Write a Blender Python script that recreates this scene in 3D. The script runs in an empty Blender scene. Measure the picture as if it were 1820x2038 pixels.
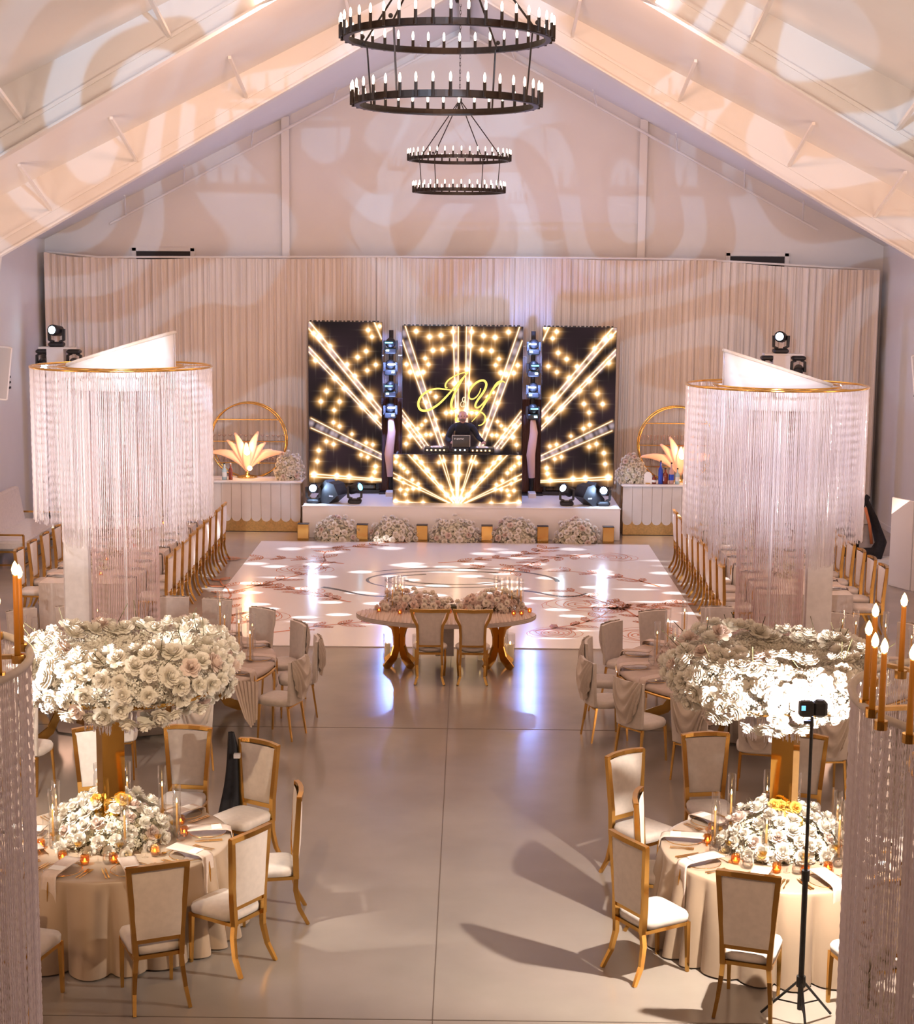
import bpy, bmesh, math, random
import numpy as np
from mathutils import Vector, Matrix
random.seed(7); RNG = np.random.default_rng(7)
PI = math.pi
S = bpy.context.scene
COL = S.collection
# ------------------------------------------------------------------ camera
cd = bpy.data.cameras.new('camera'); cam = bpy.data.objects.new('camera', cd); COL.objects.link(cam)
cd.sensor_fit = 'HORIZONTAL'; cd.sensor_width = 36.0; cd.lens = 36.0 * 3200 / 1820
cd.clip_start = 0.1; cd.clip_end = 200
P_, Y_, R_ = math.radians(8.41), math.radians(0.41), math.radians(0.5)
fw = Vector((-math.sin(Y_) * math.cos(P_), math.cos(Y_) * math.cos(P_), -math.sin(P_)))
rt = fw.cross(Vector((0, 0, 1))).normalized(); up = rt.cross(fw)
r2 = rt * math.cos(R_) + up * math.sin(R_); u2 = -rt * math.sin(R_) + up * math.cos(R_)
cam.matrix_world = Matrix(((r2.x, u2.x, -fw.x, 0.17), (r2.y, u2.y, -fw.y, 0.0), (r2.z, u2.z, -fw.z, 5.5), (0, 0, 0, 1)))
S.camera = cam
# ------------------------------------------------------------------ exposure, world
S.view_settings.view_transform = 'Standard'; S.view_settings.look = 'None'
S.view_settings.exposure = 0.0; S.view_settings.gamma = 1.0
try: S.view_settings.use_curve_mapping = False
except Exception: pass
S.cycles.max_bounces = 8; S.cycles.diffuse_bounces = 3; S.cycles.glossy_bounces = 4; S.cycles.adaptive_threshold = 0.03
S.cycles.transmission_bounces = 6; S.cycles.transparent_max_bounces = 12
S.cycles.sample_clamp_indirect = 6.0; S.cycles.caustics_reflective = False; S.cycles.caustics_refractive = False
S.cycles.use_denoising = True
W = bpy.data.worlds.new('world'); S.world = W; W.use_nodes = True
bg = W.node_tree.nodes['Background']; bg.inputs[0].default_value = (1.0, 0.50, 0.26, 1); bg.inputs[1].default_value = 0.075

def aim(o, loc, tgt):
    o.location = loc
    o.rotation_euler = (Vector(tgt) - Vector(loc)).to_track_quat('-Z', 'Y').to_euler()
def area(name, loc, tgt, sx, sy, power, col):
    l = bpy.data.lights.new(name, 'AREA'); l.shape = 'RECTANGLE'; l.size = sx; l.size_y = sy
    l.energy = power; l.color = col
    o = bpy.data.objects.new(name, l); COL.objects.link(o); aim(o, loc, tgt); return o
def spot(name, loc, tgt, ang, power, col, rad=0.03, blend=0.15, gobo=None, seed=0.0):
    l = bpy.data.lights.new(name, 'SPOT'); l.spot_size = math.radians(ang); l.spot_blend = blend
    l.energy = power; l.color = col; l.shadow_soft_size = rad
    if gobo:
        l.use_nodes = True; nt = l.node_tree; N = nt.nodes; L = nt.links
        em = [n for n in N if n.type == 'EMISSION'][0]
        tc = N.new('ShaderNodeTexCoord'); sp = N.new('ShaderNodeSeparateXYZ'); L.new(tc.outputs['Normal'], sp.inputs[0])
        def m(op, a, b=None):
            n = N.new('ShaderNodeMath'); n.operation = op
            for k, v in enumerate((a, b)):
                if v is None: continue
                if isinstance(v, (int, float)): n.inputs[k].default_value = v
                else: L.new(v, n.inputs[k])
            return n.outputs[0]
        u = m('DIVIDE', sp.outputs[0], sp.outputs[2]); v = m('DIVIDE', sp.outputs[1], sp.outputs[2])
        if gobo != 'petals': u = m('MULTIPLY', u, 0.5 if gobo == 'dots' else 0.2)
        cb = N.new('ShaderNodeCombineXYZ'); L.new(u, cb.inputs[0]); L.new(v, cb.inputs[1]); cb.inputs[2].default_value = seed
        if gobo == 'petals':
            nz = N.new('ShaderNodeTexNoise'); nz.inputs['Scale'].default_value = 6.0; nz.inputs['Detail'].default_value = 0.5
            L.new(cb.outputs[0], nz.inputs['Vector'])
            w = m('SINE', m('MULTIPLY', nz.outputs[0], 62.0))
            g = m('MULTIPLY', m('ADD', w, 0.0), 5.0)
        else:
            dash = gobo == 'dashes'
            vz = N.new('ShaderNodeTexVoronoi'); vz.inputs['Scale'].default_value = 10.0 if dash else 17.0; vz.inputs['Randomness'].default_value = 1.0
            vz.voronoi_dimensions = '2D'; L.new(cb.outputs[0], vz.inputs['Vector'])
            g = m('MULTIPLY', m('SUBTRACT', 0.085 if dash else 0.20, vz.outputs['Distance']), 12.0)
        cl = N.new('ShaderNodeClamp'); L.new(g, cl.inputs[0]); L.new(cl.outputs[0], em.inputs['Strength'])
    o = bpy.data.objects.new(name, l); COL.objects.link(o); aim(o, loc, tgt); return o
def point(name, loc, power, col, rad=0.05):
    l = bpy.data.lights.new(name, 'POINT'); l.energy = power; l.color = col; l.shadow_soft_size = rad
    o = bpy.data.objects.new(name, l); COL.objects.link(o); o.location = loc; return o
WARM = (1.0, 0.70, 0.55)
# unseen fill spots added to brighten the front flower rings and tables
spot('table_fill', (-1.6, 3.0, 8.2), (-2.5, 12.9, 1.4), 27, 1900, (1.0, 0.68, 0.40), rad=.05, blend=1.0)
spot('table_fill', (-1.6, 3.2, 8.0), (-2.62, 12.9, 2.3), 12, 1500, (1.0, 0.86, 0.66), rad=.05, blend=.8)
spot('table_fill', (1.8, 3.0, 8.2), (2.7, 12.9, 1.4), 25, 1000, (1.0, 0.68, 0.42), rad=.05, blend=1.0)
for sx in (-1, 1): area('side_wall_fill', (sx * 2.0, 22.0, 8.9), (sx * 9.3, 32.0, 2.5), 1.4, .8, 210, (1.0, 0.56, 0.38))  # unseen panels added to warm the side walls
for sx in (-1, 1): spot('wall_uplight', (sx * 9.0, 31.3, .25), (sx * 9.33, 31.3, 4.2), 46, 160 if sx < 0 else 70, (1.0, 0.42, 0.28), rad=.04, blend=.9)
# out-of-view panels added along both side walls to light the roof
for sx in (-1, 1):
    for k, y in enumerate((2, 9, 16, 23, 28)):
        c = (1.0, 0.66, 0.46) if k < 2 else (1.0, 0.64, 0.47)
        area('uplight_fill', (sx * 8.7, y, 2.2), (sx * 3.2, y + 3.0, 10.0), 1.2, 3.0, (150, 155, 112, 80, 105)[k], c)
for y, p in ((4, 40), (11, 6), (18, 26), (24, 85)):
    area('down_fill', (0, y, 9.6), (0, y + 1.0, 0), 2.2, 4.0, p, (1.0, 0.62, 0.42))  # fill panels added out of view under the ridge, facing down
spot('end_wall_fill', (0.4, 6.0, 6.4), (0, 36.0, 6.2), 42, 2400, (1.0, 0.56, 0.37), rad=.35, blend=.5)  # unseen spot added to brighten the end wall and drapes
# pattern projectors behind the camera throwing petal shapes over roof and end wall
spot('petal_projector', (-2.6, 2.0, 6.9), (5.0, 36.5, 7.2), 26, 6200, (0.36, 0.66, 1.0), gobo='petals', seed=1.3)
spot('petal_projector', (2.6, 2.0, 6.9), (-5.4, 36.5, 7.4), 26, 6600, (0.36, 0.66, 1.0), gobo='petals', seed=4.1)
# dot gobos on the dance floor
spot('dot_projector', (-1.2, 22.0, 9.4), (-1.6, 28.3, 0), 35, 12000, (0.93, 0.95, 1.0), rad=0.01, gobo='dots', seed=0.4)
spot('dot_projector', (1.2, 22.0, 9.4), (1.7, 27.9, 0), 35, 12000, (0.93, 0.95, 1.0), rad=0.01, gobo='dots', seed=2.4)
spot('dash_projector', (0, 21.5, 9.3), (0.2, 27.6, 0), 42, 14000, (0.90, 0.94, 1.0), rad=0.01, gobo='dashes', seed=1.7)
# white beams on the crystal trees
for sx in (-1, 1):
    bx = -4.03 if sx < 0 else 3.85
    pc = (1.0, 0.93, 0.97) if sx < 0 else (0.86, 0.84, 1.0)
    spot('tree_beam', (bx * 0.35, 6.0, 7.6), (bx, 19.3, 3.45), 13, 9000 if sx < 0 else 6500, pc, blend=0.8)
    spot('tree_back_beam', (sx * 8.2, 34.0, 4.3), (bx, 19.3, 3.3), 11, 5200, (0.72, 0.76, 1.0), blend=0.5)
# the light on the tripod, and its twin beyond the left bead curtain
spot('video_light', (2.66, 11.42, 2.44), (2.75, 13.6, 1.5), 176, 680, (1.0, 0.89, 0.78), rad=0.035, blend=0.3)
spot('video_light', (-3.72, 11.9, 2.62), (-2.9, 13.6, 2.2), 120, 520, (1.0, 0.92, 0.80), rad=0.05, blend=0.4)

# ------------------------------------------------------------------ materials
def mat(name, col, rough=0.6, metal=0.0, spec=0.5, **k):
    m = bpy.data.materials.new(name); m.use_nodes = True
    b = m.node_tree.nodes['Principled BSDF']
    b.inputs['Base Color'].default_value = (*col, 1); b.inputs['Roughness'].default_value = rough
    b.inputs['Metallic'].default_value = metal; b.inputs['Specular IOR Level'].default_value = spec
    for kk, v in k.items():
        b.inputs[kk.replace('_', ' ')].default_value = v
    return m
def noisy(m, scale, amt, bump=0.0, bscale=None, detail=4, stretch=None):
    nt = m.node_tree; N, L = nt.nodes, nt.links; b = N['Principled BSDF']
    tc = N.new('ShaderNodeTexCoord'); mp = N.new('ShaderNodeMapping'); L.new(tc.outputs['Object'], mp.inputs[0])
    if stretch: mp.inputs['Scale'].default_value = stretch
    nz = N.new('ShaderNodeTexNoise'); nz.inputs['Scale'].default_value = scale; nz.inputs['Detail'].default_value = detail
    L.new(mp.outputs[0], nz.inputs['Vector'])
    c = b.inputs['Base Color'].default_value
    r = N.new('ShaderNodeValToRGB'); r.color_ramp.elements[0].position = 0.3; r.color_ramp.elements[1].position = 0.7
    r.color_ramp.elements[0].color = (c[0] * (1 - amt), c[1] * (1 - amt), c[2] * (1 - amt), 1)
    r.color_ramp.elements[1].color = (min(1, c[0] * (1 + amt)), min(1, c[1] * (1 + amt)), min(1, c[2] * (1 + amt)), 1)
    L.new(nz.outputs[0], r.inputs[0]); L.new(r.outputs[0], b.inputs['Base Color'])
    if bump:
        n2 = N.new('ShaderNodeTexNoise'); n2.inputs['Scale'].default_value = bscale or scale; n2.inputs['Detail'].default_value = 3
        L.new(mp.outputs[0], n2.inputs['Vector'])
        bp = N.new('ShaderNodeBump'); bp.inputs['Strength'].default_value = bump; bp.inputs['Distance'].default_value = 0.01
        L.new(n2.outputs[0], bp.inputs['Height']); L.new(bp.outputs[0], b.inputs['Normal'])
    return m
def emis(name, col, st):
    m = bpy.data.materials.new(name); m.use_nodes = True; nt = m.node_tree
    nt.nodes.remove(nt.nodes['Principled BSDF']); e = nt.nodes.new('ShaderNodeEmission')
    e.inputs[0].default_value = (*col, 1); e.inputs[1].default_value = st
    nt.links.new(e.outputs[0], nt.nodes['Material Output'].inputs[0]); return m
def thin_glass(name, tint=(1, 1, 1), fac=0.12):
    m = bpy.data.materials.new(name); m.use_nodes = True; nt = m.node_tree; N, L = nt.nodes, nt.links
    N.remove(N['Principled BSDF'])
    t = N.new('ShaderNodeBsdfTransparent'); t.inputs[0].default_value = (*tint, 1)
    g = N.new('ShaderNodeBsdfGlossy'); g.inputs['Roughness'].default_value = 0.03
    lw = N.new('ShaderNodeLayerWeight'); lw.inputs[0].default_value = 0.35
    ma = N.new('ShaderNodeMath'); ma.operation = 'ADD'; ma.inputs[1].default_value = fac; ma.use_clamp = True
    L.new(lw.outputs['Facing'], ma.inputs[0])
    ms = N.new('ShaderNodeMath'); ms.operation = 'MULTIPLY'; ms.inputs[1].default_value = 0.42; L.new(ma.outputs[0], ms.inputs[0])
    x = N.new('ShaderNodeMixShader'); L.new(ms.outputs[0], x.inputs[0]); L.new(t.outputs[0], x.inputs[1]); L.new(g.outputs[0], x.inputs[2])
    L.new(x.outputs[0], N['Material Output'].inputs[0]); return m
M = {}
M['wall'] = noisy(mat('painted_wall', (0.78, 0.75, 0.72), 0.8), 1.2, 0.02, 0.05, 60)
M['ceil'] = noisy(mat('white_liner', (0.84, 0.82, 0.80), 0.85), 0.7, 0.02)
M['steel'] = mat('white_steel', (0.80, 0.77, 0.74), 0.5)
M['floor'] = noisy(mat('polished_concrete', (0.35, 0.295, 0.25), 0.17, 0, 0.5), 1.1, 0.10, 0.02, 5, 8)
M['seam'] = mat('floor_seam', (0.17, 0.13, 0.10), 0.8)
M['gold'] = mat('polished_gold', (0.80, 0.47, 0.13), 0.17, 1.0)
M['goldsat'] = noisy(mat('brushed_gold', (0.80, 0.52, 0.20), 0.3, 1.0), 30, 0.12)
M['goldmir'] = mat('gold_mirror', (0.72, 0.42, 0.10), 0.05, 1.0)
M['mirror'] = mat('smoked_mirror', (0.62, 0.54, 0.50), 0.06, 1.0)
M['velvet'] = noisy(mat('beige_velvet', (0.70, 0.61, 0.54), 0.85, 0, 0.3, Sheen_Weight=0.35), 18, 0.06, 0.15, 300)
M['sand'] = noisy(mat('sand_fabric', (0.63, 0.54, 0.47), 0.85, 0, 0.3, Sheen_Weight=0.2), 18, 0.05, 0.15, 300)
M['swag'] = noisy(mat('draped_jersey', (0.62, 0.52, 0.44), 0.7, 0, 0.4, Sheen_Weight=0.2), 10, 0.05)
M['satin'] = noisy(mat('champagne_satin', (0.44, 0.32, 0.22), 0.36, 0, 0.6, Sheen_Weight=0.2), 3, 0.05)
M['pleat'] = noisy(mat('pleated_runner', (0.56, 0.44, 0.36), 0.6, 0, 0.4), 6, 0.06)
M['drape'] = noisy(mat('pleated_drape', (0.76, 0.68, 0.61), 0.7, 0, 0.4), 2, 0.08, stretch=(8, 8, 0.3))
M['napkin'] = noisy(mat('linen_napkin', (0.66, 0.53, 0.45), 0.8), 40, 0.05)
M['card'] = mat('white_card', (0.86, 0.82, 0.77), 0.7)
def petal(m, f=.35):
    nt = m.node_tree; N, L = nt.nodes, nt.links; t_ = N.new('ShaderNodeBsdfTranslucent'); x_ = N.new('ShaderNodeMixShader'); x_.inputs[0].default_value = f
    c_ = N['Principled BSDF'].inputs['Base Color']; t_.inputs[0].default_value = c_.default_value
    L.new(N['Principled BSDF'].outputs[0], x_.inputs[1]); L.new(t_.outputs[0], x_.inputs[2]); L.new(x_.outputs[0], N['Material Output'].inputs[0]); return m
M['rose'] = noisy(mat('rose_petal', (0.93, 0.88, 0.79), 0.6, 0, 0.3, Subsurface_Weight=0.0), 9, 0.04)
M['blush'] = noisy(mat('blush_petal', (0.86, 0.72, 0.64), 0.6, 0, 0.3), 9, 0.06)
M['goldlit'] = mat('goldlit_petal', (0.88, 0.58, 0.12), 0.6)  # the pillar's gold reflection, painted in as petal colour
for k_ in ('rose', 'blush', 'goldlit'): petal(M[k_])
M['filler'] = noisy(mat('baby_breath', (0.78, 0.74, 0.58), 0.8), 14, 0.15)
M['stem'] = mat('flower_stem', (0.07, 0.06, 0.02), 0.7)
M['black'] = noisy(mat('black_plastic', (0.015, 0.015, 0.017), 0.45), 20, 0.3)
M['iron'] = noisy(mat('dark_iron', (0.022, 0.013, 0.009), 0.5, 0.2), 30, 0.2)
M['bulb'] = emis('candle_bulb', (1.0, 0.80, 0.60), 9.0)
M['flame'] = emis('flame', (1.0, 0.62, 0.22), 14.0)
M['wax'] = mat('amber_wax', (0.80, 0.42, 0.12), 0.5, Emission_Color=(1.0, 0.42, 0.08, 1), Emission_Strength=0.12)
M['ivory'] = mat('ivory_wax', (0.88, 0.74, 0.58), 0.5, Emission_Color=(1.0, 0.6, 0.3, 1), Emission_Strength=0.25)
M['orangewax'] = mat('orange_wax', (0.50, 0.17, 0.015), 0.5, Emission_Color=(1.0, 0.35, 0.03, 1), Emission_Strength=0.10)
M['glass'] = thin_glass('clear_glass')
M['amberglass'] = thin_glass('amber_glass', (1.0, 0.66, 0.30), 0.15)
M['shelfglass'] = thin_glass('shelf_glass', (1.0, 0.88, 0.82), 0.55)
M['wine'] = thin_glass('white_wine', (1.0, 0.80, 0.38), 0.05)
M['acrylic'] = thin_glass('acrylic_shelf', (0.95, 0.92, 0.9), 0.2)
M['stagewhite'] = mat('white_stage', (0.80, 0.78, 0.78), 0.35)
M['vinyl'] = mat('white_vinyl_floor', (0.86, 0.82, 0.80), 0.16, 0, 0.6)
M['motif'] = mat('terracotta_motif', (0.60, 0.20, 0.09), 0.25)
M['blackmotif'] = mat('black_motif', (0.03, 0.02, 0.02), 0.25)
M['gloss'] = mat('glossy_white_vinyl', (0.88, 0.84, 0.84), 0.12, 0, 0.7)
M['silver'] = noisy(mat('silver_panel', (0.80, 0.76, 0.76), 0.28, 0.25), 12, 0.06)
M['barfront'] = noisy(mat('bar_front', (0.66, 0.59, 0.53), 0.6), 5, 0.03)
M['bartop'] = mat('bar_top', (0.82, 0.78, 0.75), 0.3)
M['grey'] = mat('grey_speaker', (0.42, 0.40, 0.40), 0.6)
M['dark'] = mat('dark_gap', (0.03, 0.025, 0.025), 0.7)
M['suit'] = noisy(mat('black_cloth', (0.012, 0.011, 0.014), 0.85), 20, 0.3)
M['skin'] = mat('skin', (0.55, 0.27, 0.19), 0.55)
M['cool'] = emis('cool_lens', (0.55, 0.80, 1.0), 30.0)
M['hot'] = emis('hot_lens', (0.42, 0.56, 1.0), 75.0)
M['warmhot'] = emis('stage_lens', (0.8, 0.9, 1.0), 30.0)
M['teal'] = emis('teal_lens', (0.15, 0.65, 0.9), 6.0)
M['shell'] = mat('glowing_shell', (0.9, 0.55, 0.38), 0.5, Emission_Color=(1.0, 0.42, 0.18, 1), Emission_Strength=0.30)
M['glow'] = emis('warm_glow', (1.0, 0.62, 0.32), 9.0)
M['sock'] = mat('pink_cable_sock', (0.72, 0.50, 0.46), 0.7)
M['browncloth'] = noisy(mat('brown_cloth', (0.16, 0.09, 0.08), 0.8), 3, 0.3, stretch=(20, 20, 0.5))
M['bluelabel'] = mat('blue_bottle', (0.03, 0.08, 0.55), 0.15)
M['redbottle'] = mat('red_brown_bottle', (0.22, 0.04, 0.02), 0.15)
M['paleglass'] = mat('pale_bottle', (0.45, 0.62, 0.66), 0.12)
M['label'] = mat('paper_label', (0.75, 0.75, 0.72), 0.6)
M['screen_off'] = emis('display_glow', (0.2, 0.6, 1.0), 1.6)
# beads: bright, faceted, a little translucent
bm_ = mat('crystal_bead', (0.93, 0.88, 0.90), 0.10, 0, 1.0)
nt = bm_.node_tree; N, L = nt.nodes, nt.links
tr = N.new('ShaderNodeBsdfTranslucent'); tr.inputs[0].default_value = (0.95, 0.88, 0.90, 1)
mx = N.new('ShaderNodeMixShader'); mx.inputs[0].default_value = 0.40
L.new(N['Principled BSDF'].outputs[0], mx.inputs[1]); L.new(tr.outputs[0], mx.inputs[2]); L.new(mx.outputs[0], N['Material Output'].inputs[0])
M['bead'] = bm_
bm2 = bm_.copy(); bm2.name = 'blush_bead'; bm2.node_tree.nodes['Principled BSDF'].inputs['Base Color'].default_value = (0.86, 0.66, 0.62, 1)
M['pinkbead'] = bm2

# ------------------------------------------------------------------ mesh helpers
class MB:
    def __init__(s): s.v = []; s.f = []
    def add(s, vs, fs):
        o = len(s.v); s.v.extend([tuple(p) for p in vs]); s.f.extend([tuple(o + i for i in f) for f in fs]); return s
    def box(s, c, d, rz=0.0, bev=0.0, mtx=None):
        x, y, z = d[0] / 2, d[1] / 2, d[2] / 2
        if bev > 0:
            b = min(bev, x * .9, y * .9, z * .9); pts = []
            for zz, k in ((-z, b), (-z + b, 0), (z - b, 0), (z, b)):
                X, Y = x - k, y - k
                pts += [(X, Y - b, zz), (X - b, Y, zz), (-X + b, Y, zz), (-X, Y - b, zz), (-X, -Y + b, zz), (-X + b, -Y, zz), (X - b, -Y, zz), (X, -Y + b, zz)]
            fs = [tuple(range(7, -1, -1)), tuple(range(24, 32))]
            for r in range(3):
                for i in range(8):
                    j = (i + 1) % 8; fs.append((r * 8 + i, r * 8 + j, r * 8 + 8 + j, r * 8 + 8 + i))
        else:
            pts = [(-x, -y, -z), (x, -y, -z), (x, y, -z), (-x, y, -z), (-x, -y, z), (x, -y, z), (x, y, z), (-x, y, z)]
            fs = [(0, 3, 2, 1), (4, 5, 6, 7), (0, 1, 5, 4), (1, 2, 6, 5), (2, 3, 7, 6), (3, 0, 4, 7)]
        R = mtx if mtx is not None else Matrix.Rotation(rz, 3, 'Z')
        return s.add([Vector(c) + R @ Vector(p) for p in pts], fs)
    def beam(s, a, b, w, h, upv=(0, 0, 1), w2=None, h2=None):
        a, b = Vector(a), Vector(b); d = (b - a).normalized(); u = Vector(upv)
        if abs(d.dot(u)) > .98: u = Vector((0, 1, 0))
        r = d.cross(u).normalized(); u = r.cross(d)
        w2 = w if w2 is None else w2; h2 = h if h2 is None else h2
        pts = [p + r * (i * ww / 2) + u * (j * hh / 2) for p, ww, hh in ((a, w, h), (b, w2, h2)) for i, j in ((-1, -1), (1, -1), (1, 1), (-1, 1))]
        return s.add(pts, [(0, 1, 2, 3), (7, 6, 5, 4), (0, 4, 5, 1), (1, 5, 6, 2), (2, 6, 7, 3), (3, 7, 4, 0)])
    def strip(s, path, w, h, n=None, upv=(0, 0, 1)):
        """rectangular section swept along a path; w, h numbers or lists"""
        P = [Vector(p) for p in path]; k = len(P); pts = []; fs = []
        for i in range(k):
            d = (P[min(i + 1, k - 1)] - P[max(i - 1, 0)]).normalized(); u = Vector(upv)
            r = d.cross(u); r = Vector((1, 0, 0)) if r.length < 1e-4 else r.normalized(); u = r.cross(d)
            ww = w[i] if isinstance(w, (list, tuple)) else w; hh = h[i] if isinstance(h, (list, tuple)) else h
            pts += [P[i] + r * (a * ww / 2) + u * (b * hh / 2) for a, b in ((-1, -1), (1, -1), (1, 1), (-1, 1))]
        for i in range(k - 1):
            for j in range(4):
                m = (j + 1) % 4; fs.append((i * 4 + j, i * 4 + m, i * 4 + 4 + m, i * 4 + 4 + j))
        fs += [(3, 2, 1, 0), tuple((k - 1) * 4 + j for j in range(4))]
        return s.add(pts, fs)
    def tube(s, path, r, n=8, closed=False, caps=True):
        P = [Vector(p) for p in path]; k = len(P); pts = []; fs = []; pr = None
        for i in range(k):
            a = P[(i - 1) % k] if closed else P[max(i - 1, 0)]; b = P[(i + 1) % k] if closed else P[min(i + 1, k - 1)]
            d = (b - a).normalized()
            if pr is None: pr = d.orthogonal().normalized()
            pr = (pr - d * pr.dot(d)); pr = d.orthogonal().normalized() if pr.length < 1e-5 else pr.normalized()
            q = d.cross(pr); rr = r[i] if isinstance(r, (list, tuple)) else r
            pts += [P[i] + (pr * math.cos(2 * PI * j / n) + q * math.sin(2 * PI * j / n)) * rr for j in range(n)]
        for i in range(k if closed else k - 1):
            o = i * n; o2 = ((i + 1) % k) * n
            for j in range(n):
                m = (j + 1) % n; fs.append((o + j, o + m, o2 + m, o2 + j))
        if caps and not closed: fs += [tuple(range(n - 1, -1, -1)), tuple((k - 1) * n + j for j in range(n))]
        return s.add(pts, fs)
    def cyl(s, a, b, r, r2=None, n=12): return s.tube([a, b], [r, r if r2 is None else r2], n)
    def lathe(s, prof, c=(0, 0, 0), n=20, a0=0, a1=2 * PI, ax=1.0):
        full = abs(a1 - a0 - 2 * PI) < 1e-6; m = n if full else n + 1; pts = []; fs = []
        for r, z in prof:
            for j in range(m):
                a = a0 + (a1 - a0) * j / n; pts.append((c[0] + r * math.cos(a), c[1] + r * math.sin(a) * ax, c[2] + z))
        for i in range(len(prof) - 1):
            for j in range(n):
                k = (j + 1) % m; fs.append((i * m + j, i * m + k, (i + 1) * m + k, (i + 1) * m + j))
        return s.add(pts, fs)
    def ball(s, c, r, n=10, sq=(1, 1, 1)):
        pr = [(max(1e-4, math.sin(PI * i / (n // 2 + 1))) * r, -math.cos(PI * i / (n // 2 + 1)) * r * sq[2]) for i in range(n // 2 + 2)]
        return s.lathe(pr, c, n)
    def grid(s, fn, nu, nv, thick=0.0):
        pts = [fn(i / nu, j / nv) for j in range(nv + 1) for i in range(nu + 1)]
        return s.add(pts, [(j * (nu + 1) + i, j * (nu + 1) + i + 1, (j + 1) * (nu + 1) + i + 1, (j + 1) * (nu + 1) + i) for j in range(nv) for i in range(nu)])
    def mesh(s, name, m, smooth=False):
        me = bpy.data.meshes.new(name); me.from_pydata(s.v, [], s.f); me.materials.append(m)
        if smooth: me.shade_smooth()
        return me
    def build(s, name, m, parent=None, smooth=False, loc=None, rz=None, solid=0.0):
        o = bpy.data.objects.new(name, s.mesh(name, m, smooth)); COL.objects.link(o)
        if parent is not None: o.parent = parent
        if loc is not None: o.location = loc
        if rz is not None: o.rotation_euler = (0, 0, rz)
        if solid: md = o.modifiers.new('solid', 'SOLIDIFY'); md.thickness = solid; md.offset = 0
        return o
def autosmooth(o, ang=40):
    me = o.data; me.shade_smooth()
    try: me.set_sharp_from_angle(angle=math.radians(ang))
    except Exception: pass
    return o
def tag(o, label=None, cat=None, group=None, kind=None):
    if label: o['label'] = label
    if cat: o['category'] = cat
    if group: o['group'] = group
    if kind: o['kind'] = kind
    return o
def thing(name, label, cat, loc=(0, 0, 0), rz=0.0, group=None):
    o = bpy.data.objects.new(name, None); COL.objects.link(o); o.empty_display_size = 0.1
    o.location = loc; o.rotation_euler = (0, 0, rz); return tag(o, label, cat, group)
def struct(o): return tag(o, kind='structure')
KIDS = {}
def dup(o, loc=None, rz=None, label=None, group=None, scale=None, parent=None):
    c = o.copy(); COL.objects.link(c)
    if parent is not None: c.parent = parent
    if loc is not None: c.location = loc
    if rz is not None: c.rotation_euler = (0, 0, rz)
    if scale is not None: c.scale = scale
    if label: c['label'] = label
    if group: c['group'] = group
    if o.name not in KIDS: KIDS[o.name] = list(o.children)
    for ch in KIDS[o.name]: dup(ch, parent=c)
    return c
class Proto:
    """builds a thing the first time it is placed, copies it afterwards"""
    def __init__(s, fn): s.fn = fn; s.o = None
    def put(s, loc, rz=0.0, label=None, group=None, scale=None):
        if s.o is None:
            s.o = s.fn(); o = s.o; o.location = loc; o.rotation_euler = (0, 0, rz)
            if scale is not None: o.scale = scale
            if label: o['label'] = label
            if group: o['group'] = group
            return o
        return dup(s.o, loc, rz, label, group, scale if scale is not None else (1, 1, 1))
def face(frm, to):
    """rotation so that local +Y points from frm to to"""
    return math.atan2(to[1] - frm[1], to[0] - frm[0]) - PI / 2

# ================================================================== SETTING
HW, YB, RZ, RS = 9.4, 36.5, 10.9, 0.5
EZ = RZ - RS * HW
struct(MB().box((0, 17.5, -0.1), (2 * HW + .4, 39, 0.2)).build('floor', M['floor']))
for i, (c, d) in enumerate((((-0.06, 17.5, 0.001), (0.007, 38, 0.003)), ((0, 11.3, 0.001), (18.6, 0.010, 0.003)), ((0, 19.07, 0.001), (18.6, 0.010, 0.003)),
                            ((-6.0, 17.5, 0.001), (0.007, 38, 0.003)), ((6.0, 17.5, 0.001), (0.007, 38, 0.003)))):
    struct(MB().box(c, d).build('trim_%d' % (i + 1), M['seam']))
struct(MB().box((-HW - .1, 17.5, EZ / 2), (.2, 39, EZ)).build('wall_left', M['wall']))
struct(MB().box((HW + .1, 17.5, EZ / 2), (.2, 39, EZ)).build('wall_right', M['wall']))
b = MB(); pts = []
for y in (YB, YB + .2): pts += [(-HW, y, 0), (HW, y, 0), (HW, y, EZ), (0, y, RZ), (-HW, y, EZ)]
b.add(pts, [(0, 1, 2, 3, 4), (9, 8, 7, 6, 5), (0, 5, 6, 1), (1, 6, 7, 2), (2, 7, 8, 3), (3, 8, 9, 4), (4, 9, 5, 0)])
struct(b.build('wall_back', M['wall']))
b = MB(); pts = []
for y in (-2.0, YB + .2): pts += [(-HW - .2, y, EZ - .1), (0, y, RZ), (HW + .2, y, EZ - .1), (HW + .2, y, EZ + .1), (0, y, RZ + .2), (-HW - .2, y, EZ + .1)]
b.add(pts, [(0, 1, 4, 5), (1, 2, 3, 4), (6, 11, 10, 7), (7, 10, 9, 8), (0, 6, 7, 1), (1, 7, 8, 2), (5, 4, 10, 11), (4, 3, 9, 10), (0, 5, 11, 6), (2, 8, 9, 3)])
struct(b.build('ceiling', M['ceil']))
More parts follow.
